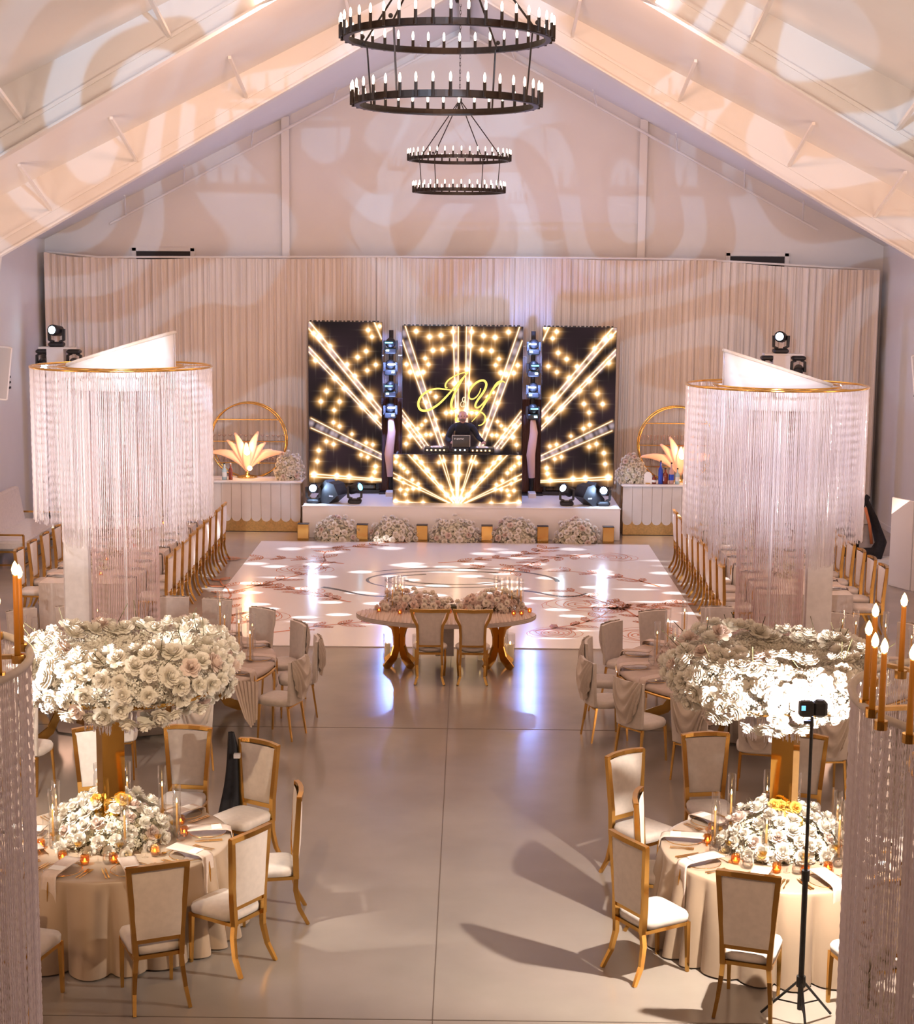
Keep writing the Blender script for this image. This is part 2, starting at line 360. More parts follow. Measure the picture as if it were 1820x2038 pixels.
# rafter frames: tapered I-sections with column legs
for k, y in enumerate((7.0, 14.4, 21.7, 29.0)):
    b = MB()
    for sx in (-1, 1):
        xe = 8.25
        def zf(x): return 10.42 - .566 * x
        def zr(x): return RZ - RS * x
        # web
        n = 8
        for i in range(n):
            x0, x1 = xe * i / n, xe * (i + 1) / n
            pts = [(sx * x0, y - .012, zf(x0)), (sx * x1, y - .012, zf(x1)), (sx * x1, y - .012, zr(x1)), (sx * x0, y - .012, zr(x0)),
                   (sx * x0, y + .012, zf(x0)), (sx * x1, y + .012, zf(x1)), (sx * x1, y + .012, zr(x1)), (sx * x0, y + .012, zr(x0))]
            b.add(pts, [(0, 1, 2, 3), (7, 6, 5, 4)])
        b.beam((0, y, zf(0)), (sx * xe, y, zf(xe)), .22, .03)
        b.beam((0, y, zf(0) + .27), (sx * xe, y, zf(xe) + .27), .09, .05)
        # knee and column
        b.beam((sx * xe, y, zf(xe)), (sx * (HW - .25), y, 0), .22, .03, (1, 0, 0))
        b.box((sx * (HW - .55), y, 3.0), (.7, .024, 6.0))
        # flange braces
        for x in (1.9, 3.8, 5.76, 7.3):
            b.beam((sx * x, y, zf(x) + .27), (sx * x, y - 2.0, zr(x) - .03), .05, .05)
            b.beam((sx * (x + .3), y, zf(x + .3) + .2), (sx * (x + .3), y + 1.2, zr(x + .3) - .03), .04, .04)
    struct(b.build('trim_%d' % (6 + k), M['steel']))
struct(MB().box((0, 17.5, RZ - .22), (.2, 38, .24)).build('trim_10', M['steel']))
for k, sx in enumerate((-1, 1)):
    x = 3.97
    b = MB().box((sx * x, YB - .10, (RZ - RS * x) / 2), (.17, .03, RZ - RS * x)).box((sx * x, YB - .04, (RZ - RS * x) / 2), (.03, .12, RZ - RS * x))
    struct(b.build('trim_%d' % (11 + k), M['steel']))
    # pipe below the roof line in front of the end wall, on short hangers
    b = MB(); z0 = lambda x: 10.72 - .532 * x
    b.tube([(0, YB - .3, z0(0)), (sx * 7.85, YB - .3, z0(7.85))], .03, 8)
    for x in (1.1, 2.9, 4.7, 6.2, 7.5):
        b.tube([(sx * x, YB - .3, z0(x)), (sx * (x - .15), YB - 1.1, RZ - RS * x - .02)], .016, 6)
    tag(b.build('sprinkler_pipe', M['steel']), 'white pipe under the roof slope at the end wall, %s of the ridge' % ('left' if sx < 0 else 'right'), 'pipe', 'sprinkler pipes along the gable')
    # vent openings peeking over the drape
    xc = -6.73 if sx < 0 else 6.58
    struct(MB().box((xc, YB - .01, 5.55), (1.22, .05, .8)).build('window_%d' % (k + 1), M['dark']))
    w = MB()
    for dx in (-.66, .66): w.box((xc + dx, YB - .03, 5.55), (.1, .08, .95))
    w.box((xc, YB - .03, 6.0), (1.4, .08, .08)); struct(w.build('trim_%d' % (13 + k), M['steel']))
    # wall grille
    t = thing('wall_grille', 'dark slotted air grille on the %s side wall near the drape' % ('left' if sx < 0 else 'right'), 'grille', (sx * (HW - .005), 32.9, 3.2), 0, 'air grilles on the side walls')
    for q in range(3): MB().box((0, 0, .11 * (q - 1)), (.03, 1.05, .045)).build('slat', M['dark'], t)
    # baseboards
    struct(MB().box((sx * (HW - .015), 17.5, .06), (.03, 38, .12)).build('baseboard_' + ('left' if sx < 0 else 'right'), M['steel']))
# angled wall speakers
for sx, lab in ((-1, 'grey flat speaker angled off the left side wall'), (1, 'grey flat speaker angled off the right side wall')):
    t = thing('wall_speaker', lab, 'speaker', (sx * 8.62, 29.9, 3.62), 0, 'wall speakers')
    R = Matrix.Rotation(sx * -.42, 3, 'Z') @ Matrix.Rotation(sx * -.12, 3, 'Y')
    MB().box((0, 0, 0), (.42, .30, 1.0), bev=.02, mtx=R).build('cabinet', M['steel'], t)
    MB().box(R @ Vector((0, -.16, 0)), (.36, .02, .94), mtx=R).build('grille', M['grey'], t)
    MB().beam((sx * .1, .1, 0), (sx * .76, .15, 0), .06, .06).build('bracket', M['steel'], t)

# pleated drapes on the end wall
def drape(x0, x1, z0, z1, y0, y1, ztop0, ztop1, label, nfold):
    n = int((x1 - x0) / .0135); ph = random.random() * 9
    r = [random.random() * 6 for _ in range(6)]
    def fn(u, v):
        x = x0 + (x1 - x0) * u
        zt = ztop0 + (ztop1 - ztop0) * u - .05 * math.sin(PI * u)
        f = math.sin(nfold * 2 * PI * u + 1.3 * math.sin(x * 2.1 + r[0]) + ph) + .55 * math.sin(nfold * 4.7 * PI * u + r[1] + math.sin(x * 5 + r[2])) + .35 * math.sin(nfold * 11.3 * u + r[3])
        return (x + .012 * math.sin(f * 2 + v * 2), y0 + (y1 - y0) * u + .030 * f * (1 - .25 * v) + .02 * math.sin(x * 1.1), zt * v + .01)
    o = MB().grid(fn, n, 5).build('pleated_drape', M['drape'], smooth=True)
    return tag(o, label, 'drape', 'pleated drapes hung along the end wall')
segs = [(-9.25, -8.1, 5.90, 5.80), (-8.1, -5.7, 5.80, 5.82), (-5.7, -1.95, 5.82, 5.86), (-1.95, 1.6, 5.86, 5.88), (1.6, 5.6, 5.88, 5.86), (5.6, 9.2, 5.84, 5.66)]
dl = ['narrow taupe pleated drape by the left wall corner', 'taupe pleated drape behind the moving head lights on the left', 'taupe pleated drape behind the left bar shelf',
      'taupe pleated drape behind the middle screen', 'taupe pleated drape behind the right bar shelf', 'taupe pleated drape ending by the right wall corner']
for (x0, x1, a, b_), lab in zip(segs, dl):
    drape(x0, x1, 0, 6, 36.05 if x0 > -8.5 else 35.8, 36.05 if x1 < 5.7 else 35.9, a, b_, lab, max(6, int((x1 - x0) / .16)))
t = thing('drape_pipe', 'thin white pipe carrying the pleated drapes', 'pipe', (0, 0, 0))
for (x0, x1, a, b_) in segs: MB().tube([(x0, 36.02, a + .01), (x1, 36.02, b_ + .01)], .022, 6).build('rail', M['steel'], t)
for x in (-9.25, -5.7, 1.6, 9.2): MB().tube([(x, 36.12, 0), (x, 36.12, 5.7)], .03, 8).build('upright', M['steel'], t)

# ================================================================== STAGE + SCREENS
st = thing('stage', 'low white stage platform under the video screens', 'stage', (0.02, 34.6, 0))
MB().box((0, 0, .34), (6.66, 2.6, .68), bev=.01).build('platform', M['stagewhite'], st)
MB().box((0, -1.305, .67), (6.68, .02, .02)).build('edge_trim', M['steel'], st)
KU = .00418
def zx(x): return (x - 931) * KU
def zz(y): return 4.45 - (y - 105) * KU
LINES = [((130, 100), (510, 560), 2.6), ((130, 140), (510, 592), 2.6), ((130, 236), (510, 640), 2.4), ((130, 262), (512, 660), 1.6),
         ((140, 608), (510, 795), 2.0), ((140, 660), (510, 822), 2.0), ((140, 903), (512, 928), 2.4), ((140, 918), (512, 936), 2.0), ((470, 100), (510, 190), 3),
         ((882, 120), (907, 760), 2), ((910, 120), (913, 760), 1.8), ((632, 120), (842, 760), 2.2), ((618, 195), (822, 760), 2.2),
         ((618, 562), (765, 760), 2.2), ((618, 590), (745, 760), 1.8), ((618, 625), (722, 760), 2.4)]
STARS = [(185, 180, 13), (240, 230, 11), (330, 325, 11), (370, 385, 12), (265, 398, 12), (315, 450, 13), (410, 545, 13), (450, 490, 15), (165, 305, 12), (155, 165, 11),
         (440, 145, 11), (460, 180, 10), (430, 255, 11), (385, 287, 11), (480, 325, 10), (435, 355, 10), (222, 465, 12), (192, 520, 11), (290, 520, 11), (262, 565, 10),
         (258, 630, 10), (290, 650, 10), (220, 730, 10), (258, 745, 10), (180, 778, 11), (172, 836, 11), (430, 735, 9), (465, 745, 9), (403, 800, 9), (438, 812, 9),
         (480, 860, 11), (475, 890, 11), (155, 905, 16), (275, 910, 13), (340, 915, 13), (460, 925, 12), (480, 600, 12), (355, 690, 8), (500, 125, 10),
         (882, 150, 12), (888, 222, 12), (760, 178, 13), (820, 170, 12), (778, 248, 12), (828, 243, 11), (738, 290, 10), (755, 322, 10), (640, 322, 11), (660, 362, 12),
         (690, 150, 12), (700, 370, 12), (728, 362, 12), (905, 345, 12), (892, 420, 14), (742, 520, 11), (795, 490, 10), (765, 465, 8), (850, 575, 11), (878, 572, 11), (905, 560, 14),
         (742, 618, 8), (722, 640, 8), (795, 610, 8), (700, 660, 10), (650, 640, 13), (745, 690, 9), (770, 690, 9), (800, 660, 8), (660, 700, 12), (715, 700, 10), (640, 740, 10), (835, 690, 8)]
BL = [((912, 1024), (900, 755), 3), ((912, 1024), (922, 755), 2), ((912, 1024), (820, 755), 2), ((912, 1024), (838, 755), 1.5), ((912, 1024), (690, 755), 3), ((912, 1024), (658, 755), 2.2),
      ((912, 1024), (586, 855), 2), ((912, 1024), (586, 880), 2), ((912, 1024), (586, 1000), 2.6), ((912, 1024), (586, 1012), 2)]
BS = [(605, 770, 11), (600, 800, 9), (640, 830, 9), (625, 815, 8), (660, 850, 9), (685, 890, 9), (715, 910, 8), (690, 935, 9), (720, 935, 8), (700, 775, 11), (730, 800, 11), (760, 840, 13),
      (790, 880, 10), (830, 925, 12), (860, 965, 13), (820, 800, 9), (845, 790, 9), (625, 940, 9), (650, 965, 8), (660, 940, 8), (600, 1000, 12), (660, 1005, 11), (740, 1008, 11), (620, 880, 9), (905, 800, 10), (905, 860, 12), (640, 905, 8), (888, 940, 8), (895, 980, 12)]
def paint(px, py, lines, stars, cx):
    n = len(px); core = np.zeros(n); halo = np.zeros(n)
    for mir in (0, 1):
        for (a, b, w) in lines:
            ax, ay, bx, by = a[0], a[1], b[0], b[1]
            if mir: ax, bx = 2 * cx - ax, 2 * cx - bx
            dx, dy = bx - ax, by - ay; l2 = dx * dx + dy * dy
            t = np.clip(((px - ax) * dx + (py - ay) * dy) / l2, 0, 1)
            d = np.hypot(px - ax - t * dx, py - ay - t * dy)
            core += np.exp(-(d / (w * 1.1)) ** 2) * 1.0; halo += np.exp(-(d / (w * 3.4)) ** 2) * .45
        for (sx_, sy_, r) in stars:
            if mir: sx_ = 2 * cx - sx_
            ddx, ddy = px - sx_, py - sy_; d = np.hypot(ddx, ddy)
            core += 2.2 * np.exp(-(d / (r * .75)) ** 2) + .5 * np.exp(-(np.abs(ddx) / (r * 1.5)) - np.abs(ddy) / 2.2) + .5 * np.exp(-(np.abs(ddy) / (r * 1.7)) - np.abs(ddx) / 2.2)
            halo += .9 * np.exp(-(d / (r * 2.1)) ** 2)
    band = np.zeros(n)
    if cx == 931:
        for mir in (0, 1):
            for (a, b, w) in (((130, 120), (510, 576), 15), ((130, 250), (510, 650), 13), ((140, 634), (510, 808), 15), ((896, 120), (910, 760), 9), ((625, 157), (832, 760), 15), ((618, 595), (745, 760), 16)):
                ax, bx = (2 * cx - a[0], 2 * cx - b[0]) if mir else (a[0], b[0]); dx, dy = bx - ax, b[1] - a[1]
                t = np.clip(((px - ax) * dx + (py - a[1]) * dy) / (dx * dx + dy * dy), 0, 1); band += np.exp(-((np.hypot(px - ax - t * dx, py - a[1] - t * dy)) / w) ** 2) * (.42 + .25 * np.sin(t * 37 + w) + .15 * np.sin(t * 91))
    core = np.clip(core, 0, 1.6); band = np.clip(band, 0, .7); halo = np.clip(halo, 0, 1)
    base = .5 + .5 * np.sin(px * .011 + 2) * np.sin(py * .013 + 1)
    R = .014 + .022 * base + core * 1.3 + halo * .90 + band * .60
    G = .010 + .010 * base + core * 1.02 + halo * .44 + band * .46
    B = .010 + .014 * base + core * .74 + halo * .12 + band * .50
    return np.stack([R, G, B, np.ones(n)], 1)
LED = bpy.data.materials.new('led_content'); LED.use_nodes = True; nt = LED.node_tree; nt.nodes.remove(nt.nodes['Principled BSDF'])
at = nt.nodes.new('ShaderNodeAttribute'); at.attribute_name = 'content'; em = nt.nodes.new('ShaderNodeEmission'); em.inputs[1].default_value = 1.25
nt.links.new(at.outputs['Color'], em.inputs[0]); nt.links.new(em.outputs[0], nt.nodes['Material Output'].inputs[0])
def led(name, x0, x1, y0, y1, Y, parent, lines, stars, cx, d=.12):
    step = 2.0; nx = int((x1 - x0) / step); ny = int((y1 - y0) / step)
    gx, gy = np.meshgrid(np.linspace(x0, x1, nx + 1), np.linspace(y0, y1, ny + 1)); px, py = gx.ravel(), gy.ravel()
    co = np.stack([(px - 931) * KU, np.full(len(px), Y), 4.45 - (py - 105) * KU], 1)
    i, j = np.meshgrid(np.arange(nx), np.arange(ny)); o = (j * (nx + 1) + i).ravel()
    f = np.stack([o, o + nx + 1, o + nx + 2, o + 1], 1)
    me = bpy.data.meshes.new(name); me.vertices.add(len(co)); me.vertices.foreach_set('co', co.ravel())
    me.loops.add(f.size); me.loops.foreach_set('vertex_index', f.ravel()); me.polygons.add(len(f))
    me.polygons.foreach_set('loop_start', np.arange(0, f.size, 4)); me.polygons.foreach_set('loop_total', np.full(len(f), 4)); me.update()
    c = me.color_attributes.new('content', 'FLOAT_COLOR', 'POINT'); c.data.foreach_set('color', paint(px, py, lines, stars, cx).astype(np.float32).ravel())
    me.materials.append(LED); ob = bpy.data.objects.new('display', me); COL.objects.link(ob); ob.parent = parent
    xa, xb, za, zb = zx(x0), zx(x1), zz(y1), zz(y0)
    MB().box(((xa + xb) / 2, Y + d / 2 + .003, (za + zb) / 2), (xb - xa + .01, d, zb - za + .01)).build('cabinet', M['black'], parent)
    return ob
for nm, x0, x1, y0, y1, Y, lab in (('left', 128, 512, 105, 950, 35.2, 'tall dark video screen with gold light rays, left of the three'),
                                  ('mid', 619, 1248, 122, 900, 35.25, 'wide video screen with the gold monogram behind the DJ'),
                                  ('right', 1350, 1734, 122, 958, 35.2, 'tall dark video screen with gold light rays, right of the three')):
    t = thing('video_screen', lab, 'screen', (0, 0, 0), 0, 'video screens on the stage')
    led('display', x0, x1, y0, y1, Y, t, LINES, STARS, 931)
    for k in range(int((x1 - x0) / 22)): MB().box((zx(x0 + 11 + k * 22), Y + .06, zz(y0) + .018), (.035 + .03 * (k % 2), .06, .03)).build('clamp', M['black'], t)
    b = MB()
    for x in (x0 + 25, x1 - 25): b.beam((zx(x), Y + .2, .68), (zx(x), Y + .2, zz(y0) - .2), .06, .06)
    b.box((zx((x0 + x1) / 2), Y + .2, .72), (zx(x1) - zx(x0) - .1, .25, .08)); b.build('support', M['black'], t)
    if nm == 'mid': midscreen = t
# monogram: pen strokes with varying width, in metres on the display
def bez(p, n=14):
    out = []
    for k in range(0, len(p) - 1, 3):
        a, b, c, d = [np.array(q, float) for q in p[k:k + 4]]
        for i in range(n + (k + 4 >= len(p))):
            t = i / n; out.append(a * (1 - t) ** 3 + 3 * b * t * (1 - t) ** 2 + 3 * c * t * t * (1 - t) + d * t ** 3)
    return out
def stroke(b, P, wmin, wmax, Y, ph=0.0):
    n = len(P); pts = []
    for i, p in enumerate(P):
        d = P[min(i + 1, n - 1)] - P[max(i - 1, 0)]; d = d / (np.hypot(*d) + 1e-9); nrm = np.array((-d[1], d[0]))
        w = (wmin + (wmax - wmin) * abs(math.sin(PI * (i / (n - 1)) + ph))) / 2
        for s_ in (1, -1):
            q = p + nrm * w * s_; X = 820 + q[0] / 9.1; Yp = 700 + q[1] / 9.1   # photo frame -> content frame
            pts.append((zx((X - 560) * 2.6), Y, zz((Yp - 600) * 2.6)))
    b.add(pts, [(2 * i, 2 * i + 1, 2 * i + 3, 2 * i + 2) for i in range(n - 1)])
LET = emis('gold_lettering', (1.0, 0.72, 0.16), 1.5)
b = MB()
stroke(b, bez([(1010, 350), (860, 350), (590, 480), (590, 600), (590, 640), (610, 650), (630, 630)]), 12, 30, 35.24)
stroke(b, bez([(1000, 360), (800, 560), (560, 900), (400, 990), (240, 1100), (90, 1100), (95, 930), (110, 760), (330, 630), (520, 660), (640, 670), (740, 690), (800, 700)]), 14, 44, 35.24, .3)
stroke(b, bez([(985, 360), (880, 520), (700, 800), (700, 960), (705, 1040), (750, 1050), (800, 1010)]), 14, 46, 35.24)
b.build('letter_a', LET, midscreen)
b = MB()
stroke(b, bez([(1240, 640), (1230, 760), (1100, 900), (1030, 820), (980, 700), (1150, 480), (1290, 500), (1400, 540), (1310, 700), (1230, 800), (1150, 900), (1100, 1010), (1190, 1000), (1320, 950), (1480, 560), (1650, 510)]), 16, 42, 35.24)
stroke(b, bez([(1690, 545), (1640, 480), (1560, 500), (1500, 600), (1400, 760), (1250, 1100), (1080, 1260)]), 12, 42, 35.24)
stroke(b, bez([(980, 1065), (1150, 1020), (1340, 1080), (1330, 1200), (1320, 1290), (1260, 1330), (1200, 1325)]), 12, 30, 35.24)
stroke(b, bez([(860, 1250), (760, 1290), (780, 1190), (830, 1130)]), 12, 40, 35.24)
b.build('letter_y', LET, midscreen)
b = MB()
stroke(b, bez([(990, 905), (960, 880), (880, 870), (870, 940), (875, 1010), (960, 1000), (960, 930), (960, 890), (900, 900), (905, 850), (915, 790), (960, 800), (950, 850), (940, 890), (900, 960), (930, 990)]), 8, 16, 35.24)
b.build('ampersand', emis('pale_lettering', (1.0, 0.8, 0.5), 1.2), midscreen)
# DJ booth
bt = thing('dj_booth', 'DJ booth fronted by a glowing gold ray video panel', 'booth', (0, 0, 0))
led('display', 587, 1242, 760, 1022, 33.9, bt, BL, BS, 914, .06)
MB().box((.0, 34.20, 1.73), (1.25, .50, .03)).box((-.07, 34.22, 1.30), (2.6, .5, .03)).build('counter', M['black'], bt)
MB().box((-1.36, 34.22, 1.20), (.04, .5, 1.04)).build('side_panel', M['black'], bt); MB().box((1.22, 34.22, 1.20), (.04, .5, 1.04)).build('side_panel', M['black'], bt)
# decks and laptop
for x, lab in ((-.42, 'black DJ deck with glowing buttons left of the laptop'), (.55, 'black DJ deck with glowing buttons right of the laptop')):
    t = thing('dj_deck', lab, 'DJ deck', (x - .1, 34.22, 1.745), 0, 'DJ decks')
    MB().box((0, 0, .05), (.52, .38, .10), bev=.01).build('body', M['black'], t)
    MB().lathe([(.0001, .012), (.13, .012), (.14, 0)], (0, 0, .10), 20).build('platter', M['silver'], t)
    b = MB()
    for k in range(5): b.box((-.2 + .09 * k, -.195, .05), (.03, .012, .03))
    b.build('button_lights', emis('button_glow', (1, .55, .25), 5) if x < 0 else bpy.data.materials['button_glow'], t)
t = thing('dj_mixer', 'small DJ mixer with coloured lights below the laptop', 'mixer', (-.02, 34.17, 1.745))
MB().box((0, 0, .05), (.36, .34, .10), bev=.01).build('body', M['black'], t)
b = MB()
for k in range(3): b.ball((-.1 + .1 * k, -.17, .06), .014, 6)
b.build('knob', M['cool'], t)
t = thing('laptop', 'open black laptop with white lettering in front of the DJ', 'laptop', (.0, 34.12, 1.845))
MB().box((0, .12, .01), (.36, .25, .02)).build('keyboard_base', M['black'], t)
R = Matrix.Rotation(math.radians(-14), 3, 'X')
MB().box((0, 0, .14), (.38, .012, .25), mtx=R).build('lid', M['black'], t)
b = MB()
for c, d in (((0, -.005, .262), (.38, .01, .005)), ((-.189, -.01, .14), (.005, .01, .25)), ((.189, -.01, .14), (.005, .01, .25))): b.box(c, d, mtx=R)
b.build('lid_edge', M['silver'], t)
fc = bpy.data.curves.new('lettering', 'FONT'); fc.body = 'T+BYTIC'; fc.size = .055; fc.extrude = .001; fc.materials.append(M['label'])
fo = bpy.data.objects.new('lettering', fc); COL.objects.link(fo); fo.parent = t; fo.location = (-.15, -.03, .165); fo.rotation_euler = (math.radians(76), 0, 0)
fc = bpy.data.curves.new('emblem', 'FONT'); fc.body = 'Av&'; fc.size = .035; fc.extrude = .001; fc.materials.append(M['label'])
fo = bpy.data.objects.new('emblem', fc); COL.objects.link(fo); fo.parent = t; fo.location = (.06, -.012, .095); fo.rotation_euler = (math.radians(76), 0, 0)

bpy.context.view_layer.update()
for fo in [o for o in COL.objects if o.type == 'FONT']:
    me = bpy.data.meshes.new_from_object(fo.evaluated_get(bpy.context.evaluated_depsgraph_get()))
    n_ = MB().build('x', M['label'], fo.parent, loc=fo.location); n_.rotation_euler = fo.rotation_euler; nm_ = fo.data.name.split('.')[0]
    old = n_.data; n_.data = me; bpy.data.meshes.remove(old); bpy.data.objects.remove(fo); n_.name = nm_
# ---- DJ
def skin_obj(name, verts, edges, radii, m, parent, sub=2, root=0):
    me = bpy.data.meshes.new(name); me.from_pydata(verts, edges, []); me.materials.append(m)
    o = bpy.data.objects.new(name, me); COL.objects.link(o); o.parent = parent
    o.modifiers.new('skin', 'SKIN').use_smooth_shade = True
    sd = me.skin_vertices[0].data
    for i, r in enumerate(radii): sd[i].radius = (r, r) if not isinstance(r, tuple) else r; sd[i].use_root = (i == root)
    s_ = o.modifiers.new('sub', 'SUBSURF'); s_.levels = sub; s_.render_levels = sub
    return o
dj = thing('person', 'bald man in a black long-sleeved shirt leaning over the DJ decks', 'person', (0.03, 34.80, .68)); dj.scale = (1.09, 1.09, 1.09)
V = [(0, 0, .98), (0, -.02, 1.15), (0, -.08, 1.34), (0, -.13, 1.45), (-.20, -.10, 1.42), (-.31, -.18, 1.20), (-.22, -.42, 1.16), (.20, -.10, 1.42), (.30, -.20, 1.24), (.40, -.44, 1.17),
     (-.10, 0, .92), (-.11, -.03, .50), (-.12, .02, .06), (.10, 0, .92), (.11, -.03, .50), (.12, .02, .06), (0, -.15, 1.50)]
Ed = [(0, 1), (1, 2), (2, 3), (3, 4), (4, 5), (5, 6), (3, 7), (7, 8), (8, 9), (0, 10), (10, 11), (11, 12), (0, 13), (13, 14), (14, 15), (3, 16)]
Ra = [(.16, .11), (.16, .11), (.18, .12), (.12, .09), .075, .055, .038, .075, .055, .038, .09, .065, .045, .09, .065, .045, .06]
skin_obj('shirt_and_trousers', V, Ed, Ra, M['suit'], dj)
hv = [(0, -.14, 1.50), (0, -.16, 1.56), (0, -.185, 1.62), (0, -.18, 1.70), (0, -.175, 1.745)]
skin_obj('head', hv, [(0, 1), (1, 2), (2, 3), (3, 4)], [.055, .06, (.082, .098), (.085, .105), (.06, .075)], M['skin'], dj)
b = MB().ball((0, -.285, 1.63), .017, 8).ball((-.088, -.17, 1.64), .02, 8, (1, 1, 1.5)).ball((.088, -.17, 1.64), .02, 8, (1, 1, 1.5)); b.build('nose_and_ears', M['skin'], dj, True)
b = MB().ball((-.03, -.272, 1.655), .009, 6).ball((.03, -.272, 1.655), .009, 6).box((0, -.278, 1.595), (.045, .01, .006)); b.build('eyes_and_mouth', M['dark'], dj)
skin_obj('beard', [(-.05, -.22, 1.585), (0, -.262, 1.567), (.05, -.22, 1.585)], [(0, 1), (1, 2)], [.022, .026, .022], mat('stubble', (.16, .08, .05), .8), dj, 1)
for sx, hx, hy, hz in ((-1, -.20, -.46, 1.16), (1, .42, -.48, 1.16)):
    vs = [(hx, hy + .02, hz), (hx, hy - .05, hz - .005)]; es = [(0, 1)]; rs = [.026, .034]
    for k in range(4):
        fx = hx + (-.028 + .019 * k); L_ = (.055, .065, .06, .045)[k]; i = len(vs)
        vs += [(fx, hy - .085, hz), (fx, hy - .085 - L_ * .55, hz - .004), (fx, hy - .085 - L_, hz - .022)]; es += [(1, i), (i, i + 1), (i + 1, i + 2)]; rs += [.009, .008, .007]
    i = len(vs); vs += [(hx - sx * .035, hy - .05, hz - .004), (hx - sx * .055, hy - .085, hz - .012)]; es += [(0, i), (i, i + 1)]; rs += [.011, .009]
    skin_obj('hand', vs, es, rs, M['skin'], dj, 1)
    MB().cyl((hx, hy + .03, hz), (hx, hy - .01, hz), .034, .034, 10).build('cuff', M['suit'], dj)

# ================================================================== STAGE LIGHTS
def head_parts(t, lens, lensmat, r=.11, base=True, mir=1.0, hang=False, s=1.0):
    q = -1 if hang else 1
    z = lambda v: v * q * s
    if base: MB().box((0, 0, z(.05)), (.30 * s, .26 * s, .10 * s), bev=.03).build('base', M['black'], t)
    b = MB()
    for sx in (-1, 1):
        b.strip([(sx * .06 * s, 0, z(.10)), (sx * .145 * s, 0, z(.14)), (sx * .15 * s, 0, z(.36))], .05 * s, .10 * s, upv=(0, 1, 0))
    b.build('yoke', M['black'], t)
    d = Vector(lens).normalized(); c = Vector((0, 0, z(.33)))
    b = MB().tube([c - d * .15 * s, c - d * .13 * s, c + d * .10 * s, c + d * .16 * s], [.07 * s, .105 * s, .115 * s, r * s], 14)
    b.build('lamp_head', M['black'], t, True)
    MB().cyl(c + d * .161 * s, c + d * .165 * s, r * s * .72, n=14).build('lens', lensmat, t)
for x, lens, lm, lab, sc in ((-3.12, (.05, -1, .15), 'warmhot', 'glaring moving head light at the left front corner of the stage', 1.0),
                             (-2.24, (.9, -.6, .35), 'teal', 'black moving head light beside the wedge monitor left of the booth', 1.0),
                             (2.25, (-.6, -.7, .45), 'cool', 'black moving head light beside the wedge monitor right of the booth', 1.0),
                             (3.02, (-.05, -1, .2), 'warmhot', 'glaring moving head light at the right front corner of the stage', 1.0)):
    t = thing('moving_head_light', lab, 'stage light', (x, 33.72, .68), 0, 'moving head lights on the stage floor'); head_parts(t, lens, M[lm], s=.95)
point('stage_glare', (-3.12, 33.5, 1.0), 22, (.45, .65, 1.0), .05); point('stage_glare', (3.02, 33.5, 1.0), 22, (.45, .65, 1.0), .05)
for sx, lab in ((-1, 'black wedge monitor at the left front of the stage'), (1, 'black wedge monitor at the right front of the stage')):
    t = thing('wedge_monitor', lab, 'speaker', (sx * 2.72, 33.78, .68), sx * .5, 'wedge monitors on the stage')
    pr = [(-.27, 0), (.02, 0), (.27, .20), (.16, .42), (.02, .46), (-.27, .14)]
    pts = [(sx * -p[0], y, p[1]) for y in (-.2, .2) for p in pr]; n = len(pr)
    MB().add(pts, [tuple(range(n)), tuple(range(2 * n - 1, n - 1, -1))] + [(i, (i + 1) % n, n + (i + 1) % n, n + i) for i in range(n)]).build('cabinet', M['black'], t)
    MB().beam((sx * .17, 0, .28), (sx * .02, 0, .44), .32, .16).build('grille', M['black'], t)
    MB().box((sx * -.1, -.203, .17), (.10, .006, .03)).build('handle', M['grey'], t)
